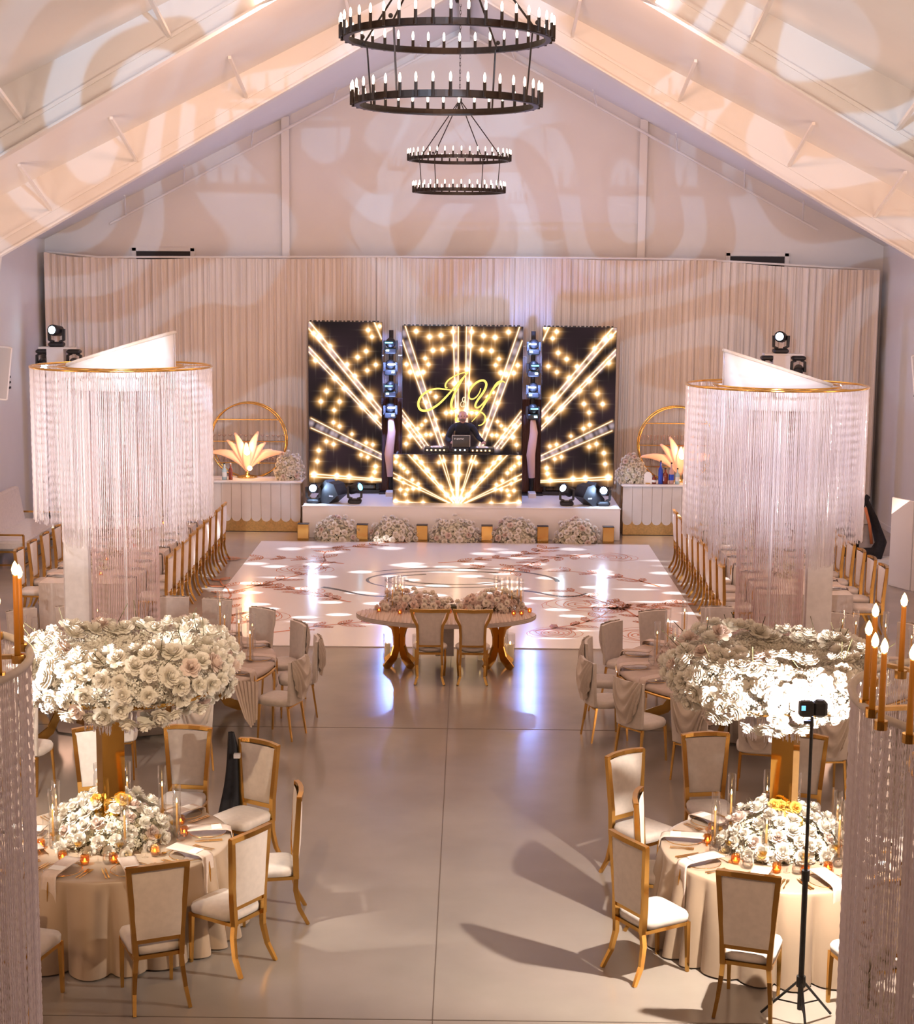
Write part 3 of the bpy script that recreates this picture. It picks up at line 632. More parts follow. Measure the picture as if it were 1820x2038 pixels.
# totems of fixtures between the screens
for sx, hot, top in ((-1, (1, 3), 'tower of black stage lights left of the middle screen'), (1, (0, 2), 'tower of black stage lights right of the middle screen')):
    x = -1.56 if sx < 0 else 1.56
    t = thing('light_tower', top, 'light tower', (x, 35.15, .68), 0, 'light towers between the screens')
    MB().tube([(0, .25, 0), (0, .25, 3.6)], .05, 8).build('mast', M['black'], t)
    MB().box((0, .25, .02), (.5, .5, .04)).build('base_plate', M['black'], t)
    MB().box((0, 0.02, .20), (.17, .17, .38), bev=.01).build('white_pedestal', M['stagewhite'], t)
    tag(t.children[-1], 'white box pedestal')
    MB().grid(lambda u, v: ((u - .5) * (.62), .38 + .02 * math.sin(u * 60), v * 2.1), 60, 2).build('skirt', M['browncloth'], t, True)
    MB().tube([(0, .02, .4), (-.03, .0, .9), (.03, .0, 1.4), (0, .02, 1.75)], [.07, .10, .09, .05], 10).build('cable_sock', M['sock'], t, True)
    for k in range(4):
        zc = (1.75 if sx < 0 else 1.75) + .47 * k
        f = MB().box((0, 0, zc), (.26, .22, .12), bev=.02).box((-.13, 0, zc + .12), (.05, .14, .2)).box((.13, 0, zc + .12), (.05, .14, .2)).build('fixture_body', M['black'], t)
        f2 = MB().ball((0, -.02, zc + .17), .115, 12).build('lamp_head', M['black'], t, True)
        dz = -1 if k % 2 else 1
        MB().lathe([(.0001, -.01), (.082, -.01), (.082, .01), (.0001, .01)], (0, 0, 0), 14).build('lens', M['hot'] if k in ((0, 2) if sx < 0 else (1, 3)) else M['teal'], t, loc=(.03 * dz, -.14, zc + .18))
        t.children[-1].rotation_euler = (PI / 2, 0, 0)
        MB().box((.06 * dz, -.13, zc + .01), (.06, .02, .03)).build('indicator', M['cool'], t)
        if k in ((0, 2) if sx < 0 else (1, 3)): point('tower_glare', (x, 34.8, .68 + zc + .18), 70, (.25, .38, 1.0), .04)
    b = MB()
    for zc in (3.05, 3.27):
        b.beam((-.30, .2, zc), (-.16, .2, zc), .02, .02); b.beam((.16, .2, zc), (.30, .2, zc), .02, .02)
    b.build('clamp_arm', M['stagewhite'], t)
    b = MB()
    for k in range(3): b.tube([(.2 - .4 * (sx > 0), .1, .02), (.35 - .7 * (sx > 0), -.1 + .08 * k, .02), (.62 - 1.24 * (sx > 0), .1, .02 + .02 * k)], .012, 6)
    b.build('cables', M['black'], t)
# towers of moving heads at both ends of the drape
for sx, cx in ((-1, -8.68), (1, 6.80)):
    s_ = 'left' if sx < 0 else 'right'
    t = thing('light_stand', 'pale lighting stand carrying moving heads, %s of the stage' % s_, 'light stand', (cx, 34.5, 0), 0, 'lighting stands by the end wall')
    MB().box((0, 0, 1.95), (.36, .36, 3.8)).build('covered_tower', M['stagewhite'], t); MB().box((0, 0, .02), (.8, .8, .04)).build('base_plate', M['stagewhite'], t)
    MB().box((.05, 0, 3.87), (.82, .3, .04)).build('crossbar', M['steel'], t)
    t = thing('moving_head_light', 'black moving head light upright on top of the %s stand' % s_, 'stage light', (cx, 34.5, 3.89), 0, 'moving head lights on the stands')
    head_parts(t, (.35 * -sx * -1 if sx < 0 else -.4, -1, .1), M['cool'], s=1.05)
    for k, dx in enumerate((-.28, .38)):
        t = thing('moving_head_light', 'black moving head light hanging from %s stand, %s' % (s_, ('towards the wall', 'towards the stage')[k] if sx < 0 else ('towards the stage', 'towards the wall')[k]), 'stage light', (cx + dx, 34.45, 3.84), 0, 'moving head lights on the stands')
        head_parts(t, (.3 * -sx, -1, -.35), M['cool'] if (k == 0) else M['dark'], hang=True, s=.95)
# >>>PART2

# ================================================================== DANCE FLOOR
df = thing('dance_floor', 'glossy white vinyl dance floor printed with terracotta branches', 'dance floor', (0, 0, 0))
MB().box((-.10, 28.05, .008), (8.0, 9.4, .014)).build('sheet', M['vinyl'], df)
def ribbon(b, P, w, z=.0165):
    n = len(P)
    if n < 2: return
    pts = []
    for i in range(n):
        a, c = P[max(i - 1, 0)], P[min(i + 1, n - 1)]; dx, dy = c[0] - a[0], c[1] - a[1]; l = math.hypot(dx, dy) + 1e-9
        ww = 1.35 * w * (1 - .6 * i / n); pts += [(P[i][0] - dy / l * ww, P[i][1] + dx / l * ww, z), (P[i][0] + dy / l * ww, P[i][1] - dx / l * ww, z)]
    b.add(pts, [(2 * i, 2 * i + 1, 2 * i + 3, 2 * i + 2) for i in range(n - 1)])
def branch(b, x, y, a, L_, sc=1.0, rnd=random):
    P = []; n = 22
    for i in range(n):
        P.append((x, y)); a += rnd.uniform(-.16, .16) + .03; x += math.cos(a) * L_ / n; y += math.sin(a) * L_ / n
        if i % 3 == 2:
            for sg in (-1, 1):
                la = a + sg * rnd.uniform(.5, .9); ll = rnd.uniform(.3, .5) * sc; lw = ll * .19
                for e in (-1, 1):
                    ribbon(b, [(x + math.cos(la) * ll * t - math.sin(la) * e * lw * math.sin(PI * t), y + math.sin(la) * ll * t + math.cos(la) * e * lw * math.sin(PI * t)) for t in [k / 8 for k in range(9)]], .012)
                for k in range(1, 5):
                    t = k / 5.5; cx_, cy_ = x + math.cos(la) * ll * t, y + math.sin(la) * ll * t
                    ribbon(b, [(cx_, cy_), (cx_ + math.cos(la + .5) * .10 * sc, cy_ + math.sin(la + .5) * .10 * sc)], .009)
                    ribbon(b, [(cx_, cy_), (cx_ + math.cos(la - .5) * .10 * sc, cy_ + math.sin(la - .5) * .10 * sc)], .009)
    ribbon(b, P, .022)
def rosette(b, x, y, R0):
    P = []
    for i in range(120):
        t = i / 119; r = R0 * (.08 + .92 * t) * (1 + .10 * math.sin(i * .9)); P.append((x + r * math.cos(i * .33), y + r * math.sin(i * .33)))
    ribbon(b, P, .010)
rr = random.Random(5); b = MB()
for (x, y, a, l) in ((-3.7, 24.2, 1.2, 4.5), (-3.9, 27.4, 1.0, 4.6), (-2.2, 30.2, 2.4, 3.2), (-3.0, 31.9, .1, 3.2), (3.5, 24.0, 1.9, 4.2), (3.6, 28.2, 1.9, 4.0), (2.6, 31.6, -2.6, 2.8),
                     (-2.9, 24.2, .3, 3.0), (1.2, 24.5, .5, 2.8), (2.0, 26.3, .3, 1.9), (-.4, 30.4, .2, 3.0), (-1.8, 26.6, 2.6, 2.2)): branch(b, x, y, a, l, 1.0, rr)
for (x, y, r) in ((2.1, 26.6, .75), (2.9, 24.3, .6), (-2.9, 29.6, .55), (3.0, 31.2, .5), (-3.2, 25.4, .5), (1.5, 24.4, .45)): rosette(b, x, y, r)
b.build('branch_motif', M['motif'], df)
b = MB()
for k in range(4):
    P = [(-.1 + (1.9 - .35 * k) * math.cos(t * .1 + k), 28.6 + (1.25 - .3 * k) * math.sin(t * .1 + k)) for t in range(26 + 6 * k)]; ribbon(b, P, .035)
ribbon(b, [(.5 + .07 * i, 26.9 + .5 * math.sin(i * .22) + .04 * i) for i in range(26)], .05); ribbon(b, [(-2.4 + .08 * i, 27.5 + .4 * math.sin(i * .2 + 2)) for i in range(22)], .04)
b.build('monogram_flourish', M['blackmotif'], df)

# ================================================================== FLOWERS
def rose_mesh(seed, m, open_=1.0, name='rose'):
    r = random.Random(seed); b = MB()
    for n, rad, h, tilt, w in ((4, .27, .84, .0, 1.15), (5, .42, .82, .08, .95), (5, .58, .77, .22, .90), (6, .74, .66, .42, .80), (6, .90, .48, .75, .76), (6, 1.0, .26, 1.05, .70)):
        a0 = r.random() * 6
        for k in range(n):
            a = a0 + 2 * PI * k / n + r.uniform(-.12, .12); R0 = rad * r.uniform(.9, 1.1); H = h * r.uniform(.88, 1.12)
            def fn(u, v):
                uu = (u - .5) * 2; wv = w * math.sin(PI * min(.98, .18 + v * .62)) * (1 - .25 * v * abs(uu))
                rr_ = R0 * (.18 + .82 * v ** (.8)) * open_ + .06 * tilt * v * v * math.cos(uu * 3)
                zz_ = H * (v - .38 * tilt * v ** 3) - .10 * abs(uu) ** 2 * v * tilt + .04 * tilt * math.sin(uu * 5 + k)
                an = a + uu * wv; return (rr_ * math.cos(an), rr_ * math.sin(an), zz_ - .05)
            b.grid(fn, 3, 3)
    b.lathe([(.10, .1), (.17, .45), (.16, .66), (.09, .77), (.002, .80)], (0, 0, 0), 7)
    b.lathe([(.001, -.25), (.10, -.2), (.24, -.02), (.2, .1)], (0, 0, 0), 6)
    return b.mesh(name, m, True)
ROSES = [rose_mesh(k, M['rose'], 1 + .08 * (k % 3 - 1)) for k in range(4)]
BLUSH = [rose_mesh(10 + k, M['blush']) for k in range(2)]
GOLDLIT = rose_mesh(20, M['goldlit'])
def euler_to(d, roll=0.0): return Vector(d).to_track_quat('Z', 'Y').to_euler()
CAMP = Vector((.17, 0, 5.5))
def arrangement(name, label, loc, pts, group=None, cat='flower arrangement', parts=100, blush=.12, mesh=None):
    """pts: (position, outward direction, size, [mesh]); nearest to the camera become parts of their own"""
    t = thing(name, label, cat, loc, 0, group); L0 = Vector(loc)
    pts = sorted(pts, key=lambda p: -(Vector(p[1]).normalized().dot((CAMP - L0 - Vector(p[0])).normalized()) + .2 * (CAMP - L0).normalized().dot(Vector(p[0]))))
    rest = MB()
    for i, p in enumerate(pts):
        me = p[3] if len(p) > 3 else (random.choice(BLUSH) if random.random() < blush else random.choice(ROSES))
        s_ = p[2]; e = euler_to(p[1])
        if i < parts:
            o = bpy.data.objects.new('rose', me); COL.objects.link(o); o.parent = t; o.location = p[0]; o.rotation_euler = e; o.scale = (s_, s_, s_)
            if me is GOLDLIT: o['label'] = 'yellow rose'
        else:
            Rm = e.to_matrix(); rest.add([Vector(p[0]) + (Rm @ v.co) * s_ for v in me.vertices], [tuple(f.vertices) for f in me.polygons])
    if rest.v: tag(rest.build('rose_mass', M['rose'], t, True), kind='stuff')
    return t
def filler(t, fn, n, size=.02, m='filler', name='small_blossoms'):
    """tiny four-petal blossoms at fn() -> (position, normal)"""
    b = MB()
    for _ in range(n):
        p, d = fn(); p = Vector(p); d = Vector(d).normalized(); q = d.orthogonal().normalized(); q.rotate(Matrix.Rotation(random.random() * 6, 3, d)); w = d.cross(q)
        s_ = size * random.uniform(.7, 1.3); c = p + d * s_ * .5
        for e in (q, w):
            f = d.cross(e)
            b.add([p, c + e * s_ + f * s_ * .5, c + e * s_ * 1.1, c + e * s_ - f * s_ * .5], [(0, 1, 2, 3)]); b.add([p, c - e * s_ - f * s_ * .5, c - e * s_ * 1.1, c - e * s_ + f * s_ * .5], [(0, 1, 2, 3)])
    return tag(b.build(name, M[m], t), kind='stuff')
def stems(t, segs, r=.003):
    b = MB()
    for a, c in segs: b.tube([a, c], r, 4, caps=False)
    return tag(b.build('stems', M['stem'], t), kind='stuff')
def rnd_dir(zmin=-1):
    while True:
        v = Vector((random.gauss(0, 1), random.gauss(0, 1), random.gauss(0, 1))).normalized()
        if v.z >= zmin: return v
def mound(rx, ry, h, n, s0=.05, s1=.07, z0=0.0, hole=0.0, zmin=.0):
    out = []; tries = 0
    while len(out) < n and tries < n * 30:
        tries += 1; d = rnd_dir(zmin); k = random.uniform(.86, 1.04); p = Vector((d.x * rx * k, d.y * ry * k, z0 + d.z * h * k)); s_ = random.uniform(s0, s1)
        if hole and math.hypot(p.x, p.y) < hole: continue
        if any((p - q[0]).length < (s_ + q[2]) * .72 for q in out): continue
        out.append((p, Vector((d.x / rx, d.y / ry, d.z / h + .3)).normalized(), s_))
    return out
def mound_fill(rx, ry, h, z0=0.0, k0=.55, k1=.93, zmin=0.0):
    def f():
        d = rnd_dir(zmin); k = random.uniform(k0, k1); return (d.x * rx * k, d.y * ry * k, z0 + d.z * h * k), Vector((d.x / rx, d.y / ry, d.z / h))
    return f

# heaps along the stage front and gold cubes
cube = Proto(lambda: (lambda t: (MB().box((0, 0, .17), (.23, .20, .34), bev=.006).build('mirrored_box', M['gold'], t), MB().box((0, 0, .343), (.235, .205, .006)).build('top_plate', M['iron'], t), t)[2])(thing('gold_pedestal', 'x', 'pedestal')))
side5 = ['at the left end', 'second from the left', 'left of the middle flowers', 'right of the middle flowers', 'second from the right', 'at the right end']
for x, w in zip((-3.26, -2.03, -.79, .56, 1.72, 3.08), side5): cube.put((x, 33.02, 0), 0, 'small mirrored gold pedestal in front of the stage, ' + w, 'gold pedestals along the stage front')
for x, rx, w in ((-2.57, .50, 'leftmost'), (-1.38, .48, 'second from the left'), (-.12, .56, 'in the middle'), (1.15, .50, 'second from the right'), (2.42, .48, 'rightmost')):
    t = arrangement('rose_heap', 'mound of white roses on the floor along the stage front, ' + w, (x, 33.0, 0), mound(rx, .26, .50, 50, .058, .078, .02), 'rose mounds along the stage front')
    filler(t, mound_fill(rx, .24, .5), 900, .022)
    MB().ball((0, 0, .12), .12, 10).build('foam_base', M['stem'], t)

# ================================================================== BARS
def bar(sx, xin, xout, lab):
    t = thing('bar_counter', lab, 'bar', (0, 34.3, 0), 0, 'bar counters beside the stage'); xm, w = (xin + xout) / 2, abs(xout - xin)
    MB().box((xm, .03, 1.085), (w + .06, .80, .045), bev=.008).build('counter_top', M['bartop'], t)
    MB().box((xm, .06, .53), (w - .04, .62, 1.04)).build('body', M['goldsat'], t)
    n = int(w / .20); b = MB()
    for k in range(n):
        xc = min(xin, xout) + (k + .5) * w / n; hw = w / n / 2
        pts = []; m_ = 12
        for side in (-1, 1):
            for i in range(m_ + 1):
                a = PI + PI * i / m_; pts.append((xc + hw * .97 * math.cos(a), -.27 - (.022 if side < 0 else 0) * 1, .33 + hw * math.sin(a)))
            pts += [(xc + hw * .97, -.27 - (.022 if side < 0 else 0), 1.06), (xc - hw * .97, -.27 - (.022 if side < 0 else 0), 1.06)]
        q = m_ + 3
        b.add(pts, [tuple(range(q)), tuple(range(2 * q - 1, q - 1, -1))] + [(i, q + i, q + (i + 1) % q, (i + 1) % q) for i in range(q)])
    b.build('scalloped_front', M['barfront'], t)
    return t
bar(-1, -3.42, -6.6, 'bar with a scalloped cream front and gold plinth, left of the stage')
bar(1, 3.46, 6.4, 'bar with a scalloped cream front and gold plinth, right of the stage')
def glass_obj(kind):
    pr = {'coupe': ([(.025, 0), (.004, .006), (.004, .07), (.03, .085), (.052, .115), (.05, .117)], .05), 'flute': ([(.028, 0), (.004, .006), (.004, .07), (.02, .10), (.024, .19)], .03),
          'martini': ([(.03, 0), (.004, .006), (.004, .08), (.055, .14)], .05), 'tumbler': ([(.001, 0), (.03, 0), (.036, .1)], .03)}[kind][0]
    return pr
for sx, xc, row, lab in ((-1, -4.66, (('tumbler', 1.395, 20), ('coupe', 1.865, 14)), 'left'), (1, 4.70, (('martini', 1.395, 12), ('flute', 1.865, 22)), 'right')):
    t = thing('arch_shelf', 'round gold hoop shelf standing behind the %s bar' % lab, 'shelf', (xc, 35.05, 0), 0, 'gold hoop shelves behind the bars')
    for y in (-.14, .14):
        MB().tube([(.83 * math.cos(a), y, 1.86 + .83 * math.sin(a)) for a in [2 * PI * k / 48 for k in range(48)]], .017, 8, closed=True).build('hoop', M['gold'], t, True)
    for z in (1.38, 1.85, 2.33):
        hw = math.sqrt(.83 ** 2 - (z - 1.86) ** 2); MB().box((0, 0, z), (2 * hw, .28, .012)).build('shelf_board', M['acrylic'], t)
        MB().box((0, -.145, z), (2 * hw, .012, .02)).build('shelf_rail', M['gold'], t)
    MB().box((0, 0, .52), (1.0, .3, 1.02)).build('stand', M['barfront'], t)
    for kind, z, n in row:
        gm = MB().lathe(glass_obj(kind), (0, 0, 0), 10).mesh(kind + '_glass', M['shelfglass'], True); hw = math.sqrt(.83 ** 2 - (z - 1.86) ** 2) - .06
        nm = {'tumbler': 'tumbler_glass', 'coupe': 'coupe_glass', 'martini': 'martini_glass', 'flute': 'champagne_flute'}[kind]
        for k in range(n):
            o = bpy.data.objects.new(nm, gm); COL.objects.link(o); o.location = (xc - hw + 2 * hw * k / (n - 1), 35.05 + (.05 if k % 2 else -.04), z + .001)
            tag(o, 'small %s glass in the row on the %s hoop shelf' % (kind, lab), 'glass', '%s glasses on the %s hoop shelf' % (kind, lab))
    t = thing('shell_lamp', 'glowing peach palm-leaf lamp standing on the %s bar' % lab, 'lamp', (xc + .03, 34.55, 1.11))
    MB().lathe([(.001, 0), (.22, 0), (.22, .03), (.05, .06), (.04, .16)], (0, 0, 0), 24).build('base', M['gold'], t, True)
    for k in range(9):
        a = -1.15 + 2.3 * k / 8; L_ = .78 + .15 * math.cos(k * 2.4)
        def fn(u, v, a=a, L_=L_):
            w = .19 * math.sin(PI * (.10 + .84 * v)) * (u - .5); al = a * (.35 + .65 * v)
            return (L_ * v * math.sin(al) + w * math.cos(al), -.05 - .10 * v * math.cos(a * 3) + .03 * abs(u - .5), .14 + L_ * v * math.cos(al) - w * math.sin(al))
        MB().grid(fn, 4, 10).build('leaf_blade', M['shell'], t, True, solid=.008)
    MB().ball((.02, -.16, .56 if sx < 0 else .56), .065, 12).build('bulb', M['glow'], t, True)
    if sx < 0: MB().ball((.08, -.2, .22), .055, 10).build('bulb', M['glow'], t, True)
    point('shell_glow', (xc + .05, 34.25, 1.75), 18, (1.0, .55, .28), .08)
    x = -3.68 if sx < 0 else 3.66
    t = arrangement('bar_bouquet', 'cluster of white roses on the end of the %s bar by the stage' % lab, (x, 34.25, 1.11), mound(.34, .22, .60, 58, .045, .062), 'rose clusters on the bars', parts=60)
    filler(t, mound_fill(.33, .2, .58), 700, .022); MB().box((0, 0, .04), (.25, .2, .08)).build('tray', M['stem'], t)
def bottle(label, x, z, h, r, body, cap, band):
    t = thing('bottle', label, 'bottle', (x, 34.12, 1.109), 0, 'bottles on the bars')
    MB().lathe([(.001, 0), (r, 0), (r, h * .60), (r * .35, h * .74), (r * .32, h * .93), (.001, h * .93)], (0, 0, 0), 14).build('body', body, t, True)
    MB().cyl((0, 0, h * .93), (0, 0, h), r * .36, n=10).build('cap', cap, t)
    if band: MB().lathe([(r * 1.02, h * .18), (r * 1.02, h * .45)], (0, 0, 0), 14).build('label_band', band, t, True)
bottle('pale blue square bottle beside the left hoop shelf', -5.06, 0, .36, .055, M['paleglass'], M['black'], M['label'])
bottle('red-brown bottle with a white cap on the left bar', -4.93, 0, .36, .045, M['redbottle'], M['label'], M['redbottle'])
bottle('tall deep blue bottle on the right bar', 4.27, 0, .50, .05, M['bluelabel'], M['black'], M['bluelabel'])
bottle('broad dark brown bottle next to the blue one', 4.37, 0, .34, .06, M['redbottle'], M['black'], M['redbottle'])
bottle('clear rose bottle with a blue band on the right bar', 4.50, 0, .46, .055, mat('rose_bottle', (.6, .38, .36), .15), M['black'], M['bluelabel'])
bottle('pale green bottle with a white label by the right lamp', 4.63, 0, .34, .05, M['paleglass'], M['black'], M['label'])
bottle('short round dark bottle by the white arch sign', 4.13, 0, .19, .05, M['redbottle'], M['black'], M['label'])
t = thing('menu_sign', 'small white arched menu sign on the right bar', 'sign', (4.0, 34.1, 1.109))
MB().lathe([(.001, 0), (.09, 0)], (0, 0, .17), 20).build('arch_top', M['card'], t); t.children[-1].rotation_euler = (PI / 2, 0, 0); t.children[-1].location = (0, -.17, .17)
t.children[-1].location = (0, .17 * 0, 0); t.children[-1].rotation_euler = (0, 0, 0); bpy.data.objects.remove(t.children[-1])
pts = [(.085 * math.cos(PI * k / 12), y, .17 + .085 * math.sin(PI * k / 12)) for y in (-.004, .004) for k in range(13)]
pts = pts[:13] + [(-.085, -.004, 0), (.085, -.004, 0)] + pts[13:] + [(-.085, .004, 0), (.085, .004, 0)]
MB().add(pts, [tuple(range(15)), tuple(range(29, 14, -1))] + [(i, 15 + i, 15 + (i + 1) % 15, (i + 1) % 15) for i in range(15)]).build('board', M['card'], t)
MB().box((0, .02, .01), (.1, .06, .02)).build('foot', M['gold'], t)

# ================================================================== CHAIRS
def gold_chair():
    t = thing('banquet_chair', 'x', 'chair')
    # faces +Y; back plane near y = -.23
    for sx in (-1, 1):
        MB().strip([(sx * .170, -.235, .42), (sx * .180, -.228, .30), (sx * .196, -.26, .14), (sx * .212, -.335, 0)], [.034, .034, .03, .026], [.042, .042, .036, .03], upv=(0, 1, 0)).build('leg', M['gold'], t)
        MB().strip([(sx * .19, .20, .42), (sx * .192, .205, .2), (sx * .192, .21, 0)], [.036, .03, .024], [.036, .03, .024], upv=(0, 1, 0)).build('leg', M['gold'], t)
    b = MB()
    for sx in (-1, 1): b.strip([(sx * .172, -.235, .40), (sx * .182, -.232, .62), (sx * .222, -.262, 1.13)], .040, [.050, .050, .040], upv=(0, 1, 0))
    b.strip([(-.236, -.262, 1.118), (-.12, -.285, 1.128), (0, -.292, 1.13), (.12, -.285, 1.128), (.236, -.262, 1.118)], .042, .040, upv=(0, 0, 1))
    b.strip([(-.18, -.232, .545), (.18, -.232, .545)], .034, .040)
    b.build('back_frame', M['gold'], t)
    def pad(u, v):
        x = (u - .5) * 2; z = .56 + v * .545; w = .165 + (.208 - .165) * v; return (x * w, 0, z)
    b = MB()
    for sg in (-1, 1):
        b.grid(lambda u, v: (pad(u, v)[0], -.242 - .045 * v * (1 - (2 * u - 1) ** 2 * .5) * (1 if v > .2 else v * 5) * .6 + sg * (.016 + .020 * (1 - abs(2 * u - 1) ** 4) * (1 - abs(2 * v - 1) ** 6)), pad(u, v)[2]), 8, 10)
    b.build('backrest', M['velvet'], t, True)
    b = MB(); n = 24
    for z, k in ((.425, .95), (.43, 1.0), (.475, 1.02), (.50, .97), (.508, .80), (.512, .4), (.513, .01)):
        for i in range(n):
            a = 2 * PI * i / n; c, s_ = math.cos(a), math.sin(a); e = 2.0 / 5
            x = math.copysign(abs(c) ** e, c) * (.205 + .03 * (s_ > 0) * abs(s_)) * k; y = math.copysign(abs(s_) ** e, s_) * .225 * k; b.v.append((x, y + .0, z))
    b.f += [(r * n + i, r * n + (i + 1) % n, (r + 1) * n + (i + 1) % n, (r + 1) * n + i) for r in range(6) for i in range(n)] + [tuple(range(n - 1, -1, -1))]
    b.build('seat', M['velvet'], t, True)
    b = MB()
    for a, c in (((-.18, .20, .41), (.18, .20, .41)), ((-.18, -.22, .41), (.18, -.22, .41)), ((-.18, -.22, .41), (-.19, .20, .41)), ((.18, -.22, .41), (.19, .20, .41))): b.beam(a, c, .03, .03)
    b.build('seat_frame', M['gold'], t)
    return t
GC = Proto(gold_chair)
def seat_from_back(bx, by, tx, ty, off=.26, extra=0.0):
    a = face((bx, by), (tx, ty)) + extra; return (bx - off * math.sin(a), by + off * math.cos(a), 0), a
TL, TR = (-2.80, 13.0), (2.80, 12.95)
lf = [(-2.12, 11.44, 'its back to the camera, nearest the aisle corner'), (-1.53, 12.18, 'half turned to the aisle'), (-1.27, 13.25, 'seen edge-on at the aisle'), (-1.78, 14.63, 'beside the black draped cloth'),
      (-2.53, 15.1, 'at the far side facing the camera'), (-3.40, 15.04, 'half hidden by the gold pillar'), (-3.22, 11.28, 'only its seat showing past the left bead curtain')]
rf = [(1.455, 12.12, 'nearest the aisle casting the long shadow'), (1.645, 13.18, 'seen edge-on at the aisle'), (1.645, 14.41, 'its pad lit white at the aisle'), (2.48, 15.05, 'at the far side with flower shadows on its pad'),
      (3.42, 15.05, 'half hidden by the gold pillar'), (2.27, 11.39, 'its back to the camera left of the tripod'), (3.28, 11.28, 'only its seat showing right of the tripod'), (4.35, 13.9, 'behind the right bead curtain')]
for lst, T, nm in ((lf, TL, 'left'), (rf, TR, 'right')):
    for x, y, d in lst:
        p, a = seat_from_back(x, y, *T); GC.put(p, a, 'gold high-back chair, front %s table, %s' % (nm, d), 'gold chairs at the front round tables')
ordw = ['nearest', 'second', 'third', 'fourth', 'fifth', 'sixth', 'seventh', 'eighth', 'farthest']
def row(x, ys, facing, lab, grp):
    for k, y in enumerate(ys):
        a = -PI / 2 if facing > 0 else PI / 2
        w = 'farthest' if k == len(ys) - 1 else ordw[k]
        GC.put((x + .26 * facing, y, 0), a, 'gold chair %s, %s in row' % (lab, w), grp)
row(-4.5, [24.75 + .70 * k for k in range(9)], -1, 'at left long table, dance floor side', 'chairs along the long tables')
row(-6.95, [25.05 + .78 * k for k in range(5)], 1, 'at left long table, wall side', 'chairs along the long tables')
row(4.07, [24.35 + .70 * k for k in range(9)], 1, 'at right long table, dance floor side', 'chairs along the long tables')
row(6.55, [24.35 + .70 * k for k in range(6)], -1, 'at right long table, wall side', 'chairs along the long tables')
def swag_chair():
    t = thing('draped_chair', 'x', 'chair')
    for sx in (-1, 1):
        for y, y2 in ((-.19, -.25), (.18, .20)):
            MB().strip([(sx * .18, y, .42), (sx * .19, (y + y2) / 2, .2), (sx * .195, y2, 0)], [.026, .022, .018], [.026, .022, .018], upv=(0, 1, 0)).build('leg', M['gold'], t)
    b = MB(); n = 28
    for z, k in ((.415, .96), (.42, 1.0), (.465, 1.03), (.495, .96), (.503, .75), (.507, .35), (.508, .01)):
        for i in range(n):
            a = 2 * PI * i / n; c, s_ = math.cos(a), math.sin(a); e = 2.0 / 3.4
            b.v.append((math.copysign(abs(c) ** e, c) * .225 * k, math.copysign(abs(s_) ** e, s_) * .225 * k, z))
    b.f += [(r * n + i, r * n + (i + 1) % n, (r + 1) * n + (i + 1) % n, (r + 1) * n + i) for r in range(6) for i in range(n)] + [tuple(range(n - 1, -1, -1))]
    b.build('seat', M['velvet'], t, True)
    b = MB()
    def sl(u, v, d): 
        x = (u - .5) * 2; w = .195 + .03 * v; bow = .035 * (1 - x * x); return (x * w, -.21 - bow - .03 * v + d, .44 + .53 * v)
    n1, n2 = 8, 6
    b.grid(lambda u, v: sl(u, v, .018), n1, n2); b.grid(lambda u, v: sl(u, v, -.018), n1, n2)
    for u in (0, 1): b.add([sl(u, v, d) for v in (0, .5, 1) for d in (.018, -.018)], [(0, 1, 3, 2), (2, 3, 5, 4)])
    b.grid(lambda u, v: sl(u, 1, .018 - .036 * v), n1, 1)
    b.build('backrest', M['velvet'], t, True)
    MB().beam((-.18, -.2, .405), (.18, -.2, .405), .025, .02).beam((-.18, .18, .405), (.18, .18, .405), .025, .02).build('seat_frame', M['gold'], t)
    # cowl of nested draped folds over the rear of the back
    def cowl(u, v):
        x = (u - .5) * 2; hang = .86 * (1 - abs(x) ** 2.2 * .55)
        zt = .985; z = zt - v * .52 * hang; 
        fold = math.sin((v * 7.5 + (1 - x * x) * 3.2) * PI * .95)
        inner = (1 - abs(x) ** 3)
        return (x * (.225 - .05 * v * v), -.275 - .035 * (1 - x * x) - .016 * fold * inner - .035 * math.sin(PI * v) * inner, z)
    def cowl2(u, v):
        x = (u - .5) * 2; rr_ = math.hypot(x * .85, (1 - v) * .0)
        # vertical pleats near the top turning into U folds lower down
        ang = (x * x * 1.0 + v * 1.15); f = math.sin(ang * 17)
        inner = 1 - abs(x) ** 6
        z = .985 - v * .50 * (1 - .62 * abs(x) ** 2.6)
        return (x * (.226 - .035 * v), -.268 - .035 * (1 - x * x) - .05 * math.sin(PI * min(1, v * 1.02)) * inner - .019 * f * inner, z)
    MB().grid(cowl2, 40, 26).build('swag', M['swag'], t, True)
    return t
SC = Proto(swag_chair)
ML, MR = (-4.03, 19.4), (3.85, 19.3)
mlc = [(-2.62, 21.43, 'far right beside the dance floor corner'), (-2.03, 20.56, 'on the dance floor side, back plain'), (-1.72, 19.70, 'its fabric swag hanging free by the aisle'), (-1.83, 18.62, 'nearest the aisle with a pale swag'),
       (-2.82, 17.20, 'on the near side beneath the flower ring'), (-4.55, 16.35, 'lit bright beside the bead curtain'), (-3.33, 22.04, 'far side, right of the bead column'), (-3.97, 22.17, 'far side, just behind the bead column'),
       (-5.25, 21.5, 'far side, left of the silver panel'), (-5.85, 21.2, 'far side, leftmost'), (-3.65, 16.9, 'near side behind the gold pillar')]
